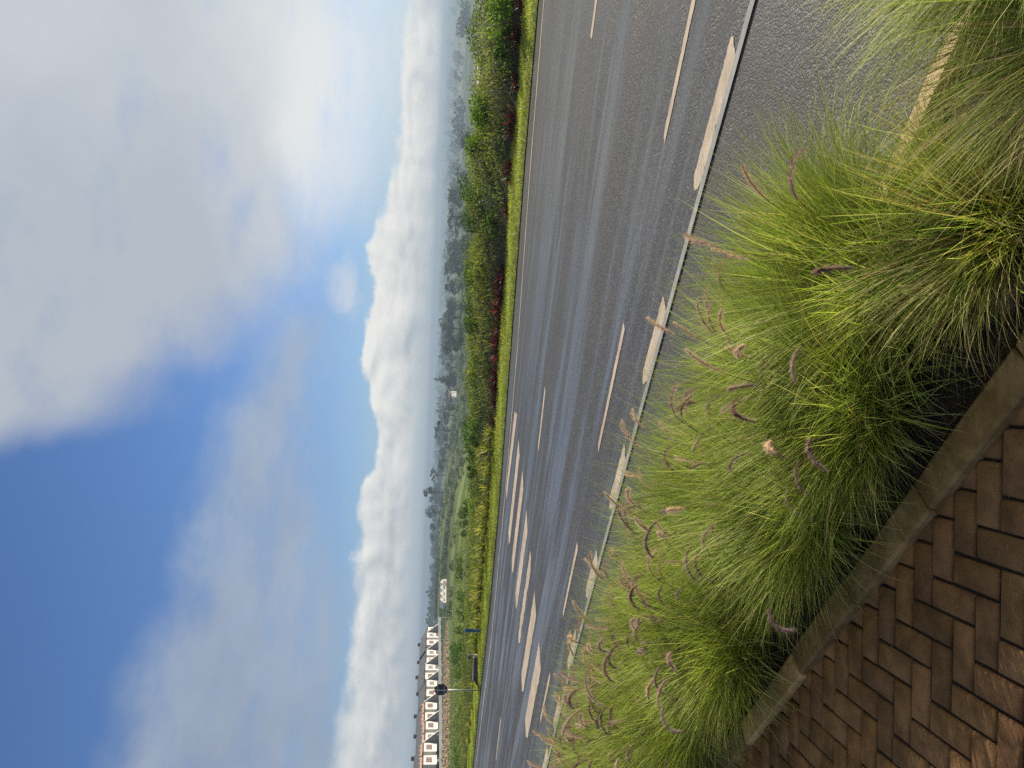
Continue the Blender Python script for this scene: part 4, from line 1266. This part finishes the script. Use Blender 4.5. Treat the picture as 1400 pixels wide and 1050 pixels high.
def build_posts():
    spots = [(-78.6, 178), (-75, 182), (-71, 185), (-69.2, 196), (-62, 199)]
    labs = ['thin pale post on the rubble bank, leftmost of the five', 'thin pale post on the rubble bank, left of the sign board', 'thin pale post on the rubble bank, right of the sign board', 'thin pale post on the rubble bank, above the blue post', 'thin pale post at the right end of the rubble bank, past the last house']
    for (az_, lab) in zip([-24.6, -22.15, -20.2, -18.5, -17.0], labs):
        r = 150
        x, y = r * math.sin(math.radians(az_)), r * math.cos(math.radians(az_))
        z = float(hf(np.array([x]), np.array([y]))[0])
        root = empty('pale_post', (x, y, z))
        tag(root, lab, 'post', 'thin posts on the rubble bank')
        MB().tube([(0, 0, -0.3), (0, 0, 2.3)], [0.07, 0.055], 8).build('shaft', M['fair'], root, smooth=True)
        MB().tube([(0, 0, 2.301), (0, 0, 2.33), (0, 0, 2.42)], [0.10, 0.12, 0.04], 8).build('cap', M['fair'], root, smooth=True)
build_posts()

# ------------------------------------------------------------------ farm buildings
def gz(x, y): return float(hf(np.array([float(x)]), np.array([float(y)]))[0])
def polar(az_, r):
    x, y = r * math.sin(math.radians(az_)), r * math.cos(math.radians(az_))
    return x, y, gz(x, y)
def farmhouse(az_, r, rot, L, Wd, H, rise, label, roofmat, nwin=2, gables=1):
    x, y, z = polar(az_, r)
    root = empty('farm_building', (x, y, z), rot)
    tag(root, label, 'building', 'white farm buildings in the valley')
    for g in range(gables):
        o = (g - (gables - 1) / 2) * L
        MB().box(o - L / 2 + 0.01, -Wd / 2, -1, o + L / 2 - 0.01, Wd / 2, H).build('wall', M['white'], root)
        if gables > 1:
            MB().prism([(o - L / 2 + 0.01, H + 0.002), (o + L / 2 - 0.01, H + 0.002), (o, H + rise)], 1, -Wd / 2 - 0.1, Wd / 2 + 0.1).build('roof', roofmat, root)
        else: MB().prism([(-Wd / 2 - 0.3, H + 0.002), (Wd / 2 + 0.3, H + 0.002), (Wd / 2 + 0.3, H + 0.15), (0.1, H + rise), (-0.1, H + rise), (-Wd / 2 - 0.3, H + 0.15)], 0, o - L / 2 - 0.0, o + L / 2 + 0.0).build('roof', roofmat, root)
        for k in range(nwin):
            xx = o - L / 2 + L * (k + 0.5) / nwin
            wd = MB().box(xx - 0.5, -Wd / 2 - 0.05, H * 0.4, xx + 0.5, -Wd / 2 - 0.01, H * 0.78).build('window', M['paleframe'], root)
            MB().box(xx - 0.42, -Wd / 2 - 0.08, H * 0.43, xx + 0.42, -Wd / 2 - 0.052, H * 0.75).build('pane', M['glass'], wd)
    return root
farmhouse(-1.2, 540, 0.95, 8.0, 6, 3.6, 1.5, 'small white farmhouse beside the tall pointed conifer', M['fair'])
farmhouse(-15.4, 240, 1.0, 2.3, 3, 1.0, 0.9, 'cluster of low white farm buildings near the end of the terrace row', M['white'], 1, 4)
farmhouse(21.6, 330, 0.5, 14, 6, 2.6, 1.2, 'long low pale farm shed seen just above the bank at the right', M['white'], 4)

# ------------------------------------------------------------------ valley trees
def tree_proto(kind, seed):
    rng = np.random.default_rng(seed)
    mb = MB()
    bl, br = [], []
    if kind == 'conifer':
        mb.tube([(0, 0, -0.03), (0.0, 0, 0.5), (0, 0, 0.95)], [0.028, 0.016, 0.004], 7)
        for k in range(26):
            h = 0.14 + 0.84 * (k / 25)
            R = 0.23 * (1 - (k / 25)) ** 0.85 + 0.010
            for m in range(5):
                an = rng.uniform(0, 6.28)
                bl.append((math.cos(an) * R * 0.6, math.sin(an) * R * 0.6, h - R * 0.15)); br.append(max(0.026, R * 0.5))
    elif kind == 'umbrella':
        mb.tube([(0, 0, -0.03), (0.01, 0, 0.3), (0.03, 0.01, 0.55)], [0.035, 0.028, 0.02], 7)
        for k in range(16):
            an = rng.uniform(0, 6.28); R = 0.44 * math.sqrt(rng.uniform(0.05, 1))
            h = 0.90 - 0.30 * (R / 0.44) ** 2 * rng.uniform(0.5, 1.1)
            c = (math.cos(an) * R, math.sin(an) * R, h)
            bl.append(c); br.append(rng.uniform(0.07, 0.11))
            if k % 2 == 0: mb.tube([(0.02, 0, 0.42), (c[0] * 0.6, c[1] * 0.6, c[2] * 0.82), c], [0.016, 0.010, 0.004], 5)
    elif kind == 'gum':
        mb.tube([(0, 0, -0.03), (0.02, 0.01, 0.35), (0.01, -0.02, 0.7), (0.0, 0, 0.9)], [0.03, 0.022, 0.013, 0.005], 7)
        for k in range(15):
            an = rng.uniform(0, 6.28); h = rng.uniform(0.42, 0.95); R = 0.24 * rng.uniform(0.2, 1) * (1.15 - abs(h - 0.65))
            c = (math.cos(an) * R, math.sin(an) * R, h)
            bl.append(c); br.append(rng.uniform(0.07, 0.12))
            if k % 2 == 0: mb.tube([(0.01, 0, h * 0.7), (c[0] * 0.6, c[1] * 0.6, h * 0.9), c], [0.012, 0.008, 0.003], 5)
    elif kind == 'round':
        mb.tube([(0, 0, -0.03), (0.01, 0, 0.25), (0.0, 0.02, 0.55)], [0.04, 0.032, 0.02], 7)
        for k in range(18):
            d = unit_vectors(1, rng)[0]
            c = (d[0] * 0.27, d[1] * 0.27, 0.58 + d[2] * 0.27)
            bl.append(c); br.append(rng.uniform(0.12, 0.19))
            if k % 4 == 0: mb.tube([(0, 0, 0.3), (c[0] * 0.5, c[1] * 0.5, 0.45), c], [0.02, 0.013, 0.004], 5)
    else:   # bush
        mb.tube([(0, 0, -0.03), (0.02, 0, 0.2), (0.0, 0.02, 0.4)], [0.05, 0.04, 0.02], 6)
        for k in range(16):
            an = rng.uniform(0, 6.28); R = 0.5 * math.sqrt(rng.uniform(0, 1))
            bl.append((math.cos(an) * R, math.sin(an) * R, rng.uniform(0.25, 0.75))); br.append(rng.uniform(0.17, 0.27))
    bl, br = np.array(bl), np.array(br)
    n = {'conifer': 1500, 'umbrella': 900, 'gum': 900, 'round': 1300, 'bush': 900}[kind]
    b = rng.choice(len(bl), n, p=br ** 2 / np.sum(br ** 2))
    d = unit_vectors(n, rng)
    flat = np.array([1, 1, 0.5 if kind == 'umbrella' else 0.85])
    cen = bl[b] + d * flat * br[b][:, None] * rng.uniform(0.3, 1.05, (n, 1)) ** 0.5
    cl = rng.uniform(0.6, 1.3, len(bl))
    cols = np.array([[0.036, 0.058, 0.024]]) * (cl[b][:, None]) * rng.uniform(0.7, 1.3, (n, 1))
    V, F, C = leaf_quads(cen, rng.uniform(0.028, 0.06, n), rng, 0.7, 0.2, cols)
    root = empty(kind + '_tree' if kind != 'bush' else 'valley_bush')
    mb.build('trunk', M['bark'], root, smooth=True)
    mk('crown', V, F, M['farleaf'], root, col=C)
    return root
protoT = {}
usedT = set()
tree_rng = np.random.default_rng(9)
def put_tree(kind, az_, r, h, label, group=None, var=0, wid=1.0):
    key = (kind, var)
    if key not in protoT: protoT[key] = tree_proto(kind, 900 + var + len(kind) * 17)
    if key not in usedT: o = protoT[key]; usedT.add(key)
    else: o = copy_tree(protoT[key])
    x, y, z = polar(az_, r)
    o.location = (x, y, z - 0.1)
    o.scale = (h * wid, h * wid, h)
    o.rotation_euler = (0, 0, tree_rng.uniform(0, 6.28))
    tag(o, label, 'tree' if kind != 'bush' else 'bush', group)
    return o
put_tree('conifer', 0.15, 555, 16.5, 'tall pointed conifer standing beside the white farmhouse', var=0, wid=1.55)
put_tree('umbrella', -3.6, 520, 13.5, 'flat topped umbrella tree left of the white farmhouse', var=0)
put_tree('umbrella', -6.9, 560, 13, 'thin umbrella tree with a gap in its crown, left of the centre', var=1, wid=.85)
put_tree('gum', -8.2, 540, 15, 'feathery tall tree beside the thin umbrella tree', var=0, wid=1.2)
put_tree('round', -9.6, 560, 12, 'domed tree at the left end of the valley tree belt', var=0)
put_tree('round', -10.7, 600, 8, 'small rounded tree next to the field ridge', var=1)
put_tree('gum', 3.9, 470, 13, 'tall crooked tree right of the conifer', var=1, wid=1.3)
put_tree('round', 3.1, 480, 10, 'rounded dark tree below the crooked tree', var=2)
put_tree('round', 4.8, 500, 12, 'broad dark tree above the right end of the near field', var=0, wid=1.2)
put_tree('umbrella', 8.2, 560, 15, 'wide arching tree high in the right tree belt', var=1, wid=1.1)
put_tree('gum', 7.1, 520, 13, 'ragged tree in the right tree belt, left of the arching tree', var=2, wid=1.4)
put_tree('umbrella', 11.9, 520, 15, 'parasol shaped tree standing over the right tree belt', var=0, wid=1.1)
put_tree('round', 13.4, 480, 15, 'large hazy round tree right of the parasol shaped tree', var=1, wid=1.2)
put_tree('round', 17.6, 430, 10, 'dark bushy tree at the foot of the hazy slope, right side', var=2, wid=1.6)
# the belts between them
belt = 'hazy trees of the valley tree belt'
for i in range(46):
    az_ = tree_rng.uniform(-9.5, 15.5); r = tree_rng.normal(540, 35) if az_ < 5 else tree_rng.normal(500, 50)
    kd = ['round', 'gum', 'round', 'umbrella'][int(tree_rng.integers(0, 4))]
    put_tree(kd, az_, r, tree_rng.uniform(5, 9) if az_ < 2 else tree_rng.uniform(7, 13), 'blue grey hazy tree in the belt across the middle of the valley', belt, var=int(tree_rng.integers(0, 3)), wid=tree_rng.uniform(1.0, 1.6))
for i in range(34):
    az_ = tree_rng.uniform(1.5, 19); r = tree_rng.normal(385, 30)
    put_tree('bush' if i % 3 else 'round', az_, r, tree_rng.uniform(3.5, 7.5), 'dark blue green tree massed just above the bank, centre right', 'trees massed behind the bank crest', var=int(tree_rng.integers(0, 3)), wid=tree_rng.uniform(1.1, 1.8))
for i in range(40):
    az_ = tree_rng.uniform(-9, 4); r = tree_rng.uniform(300, 430)
    put_tree('bush', az_, r, tree_rng.uniform(1.2, 3.2), 'small dark bush dotted over the pale field below the white farmhouse', 'bushes on the valley field', var=int(tree_rng.integers(0, 3)), wid=tree_rng.uniform(0.9, 1.5))
for i in range(30):
    az_ = tree_rng.uniform(-16, -1); r = tree_rng.uniform(850, 1200)
    put_tree(['round', 'gum'][i % 2], az_, r, tree_rng.uniform(9, 17), 'pale blue tree on the skyline beyond the field ridge', 'skyline trees beyond the ridge', var=int(tree_rng.integers(0, 3)), wid=tree_rng.uniform(1.0, 1.7))
put_tree('umbrella', -11.3, 700, 9, 'small flat tree on the ridge skyline', var=0)
put_tree('bush', -16.5, 228, 1.6, 'dark bush in front of the low white farm buildings', var=1, wid=1.6)
put_tree('bush', -14.8, 234, 1.7, 'dark bush at the right end of the low white farm buildings', var=2, wid=1.2)
def valley_scrub():
    rng = np.random.default_rng(91)
    n = 1500
    az_ = rng.uniform(-17, 2, n); r = rng.uniform(150, 620, n)
    keep = (np.sin(r * 0.045 + az_ * 0.35) + np.sin(az_ * 1.1 + r * 0.012) * 0.7 + rng.normal(0, 0.5, n)) > 0.15
    az_, r = az_[keep], r[keep]; n = len(r)
    x, y = r * np.sin(np.radians(az_)), r * np.cos(np.radians(az_))
    z = hf(x, y)
    h = rng.uniform(0.5, 1.9, n) * np.interp(r, [150, 300, 600], [0.5, 0.9, 1.3]); m = 40
    d = unit_vectors(n * m, rng).reshape(n, m, 3)
    cen = np.stack([x, y, z + h * 0.4], 1)[:, None, :] + d * (h[:, None, None] * np.array([0.9, 0.9, 0.5])) * rng.uniform(0.2, 1, (n, m, 1)) ** 0.5
    cols = np.array([[0.045, 0.065, 0.025]]) * rng.uniform(0.5, 1.5, (n * m, 1))
    V, F, C = leaf_quads(cen.reshape(-1, 3), np.repeat(h, m) * rng.uniform(0.22, 0.38, n * m), rng, 0.7, 0.2, cols)
    tag(mk('scrub', V, F, M['farleaf'], col=C), 'low rough scrub over the fields sloping into the valley', 'scrub', kind='stuff')
valley_scrub()
def far_woods():
    rng = np.random.default_rng(55)
    parts = []
    nt_ = 1500
    az_ = rng.uniform(-32, 36, nt_)
    r = rng.choice([1100, 1500, 1900, 2600, 3300, 4200, 5000], nt_) * rng.uniform(0.96, 1.05, nt_)
    keep = (np.sin(az_ * 0.9 + r * 0.01) + rng.normal(0, 0.6, nt_)) > -0.2
    keep &= ~((az_ < -14) & (r < 1000))
    az_, r = az_[keep], r[keep]; nt_ = len(r)
    x, y = r * np.sin(np.radians(az_)), r * np.cos(np.radians(az_))
    z = hf(x, y)
    h = rng.uniform(8, 19, nt_)
    m = 46
    d = unit_vectors(nt_ * m, rng).reshape(nt_, m, 3)
    cen = np.stack([x, y, z + h * 0.5], 1)[:, None, :] + d * (h[:, None, None] * np.array([0.75, 0.75, 0.5])) * rng.uniform(0.3, 1, (nt_, m, 1)) ** 0.5
    cols = np.array([[0.035, 0.055, 0.024]]) * rng.uniform(0.6, 1.4, (nt_ * m, 1))
    V, F, C = leaf_quads(cen.reshape(-1, 3), np.repeat(h, m) * rng.uniform(0.22, 0.38, nt_ * m), rng, 0.8, 0.2, cols)
    tag(mk('far_woods', V, F, M['farleaf'], col=C), 'blue grey woods and hedgerows fading into the far plain', 'woods', kind='stuff')
far_woods()

# ------------------------------------------------------------------ haze over the valley
def build_haze():
    m = bpy.data.materials.new('haze')
    m.use_nodes = True
    t = m.node_tree
    t.nodes.clear()
    o = t.nodes.new('ShaderNodeOutputMaterial')
    v = t.nodes.new('ShaderNodeVolumePrincipled')
    v.inputs['Color'].default_value = (0.38, 0.50, 0.63, 1)
    v.inputs['Density'].default_value = 0.0005
    v.inputs['Anisotropy'].default_value = 0.2
    t.links.new(v.outputs[0], o.inputs['Volume'])
    hz = MB().box(-7150, -7150, -48, 7150, 7150, 16).build('haze', m)
    tag(hz, 'thin blue morning haze over the valley', 'haze', kind='stuff')
build_haze()
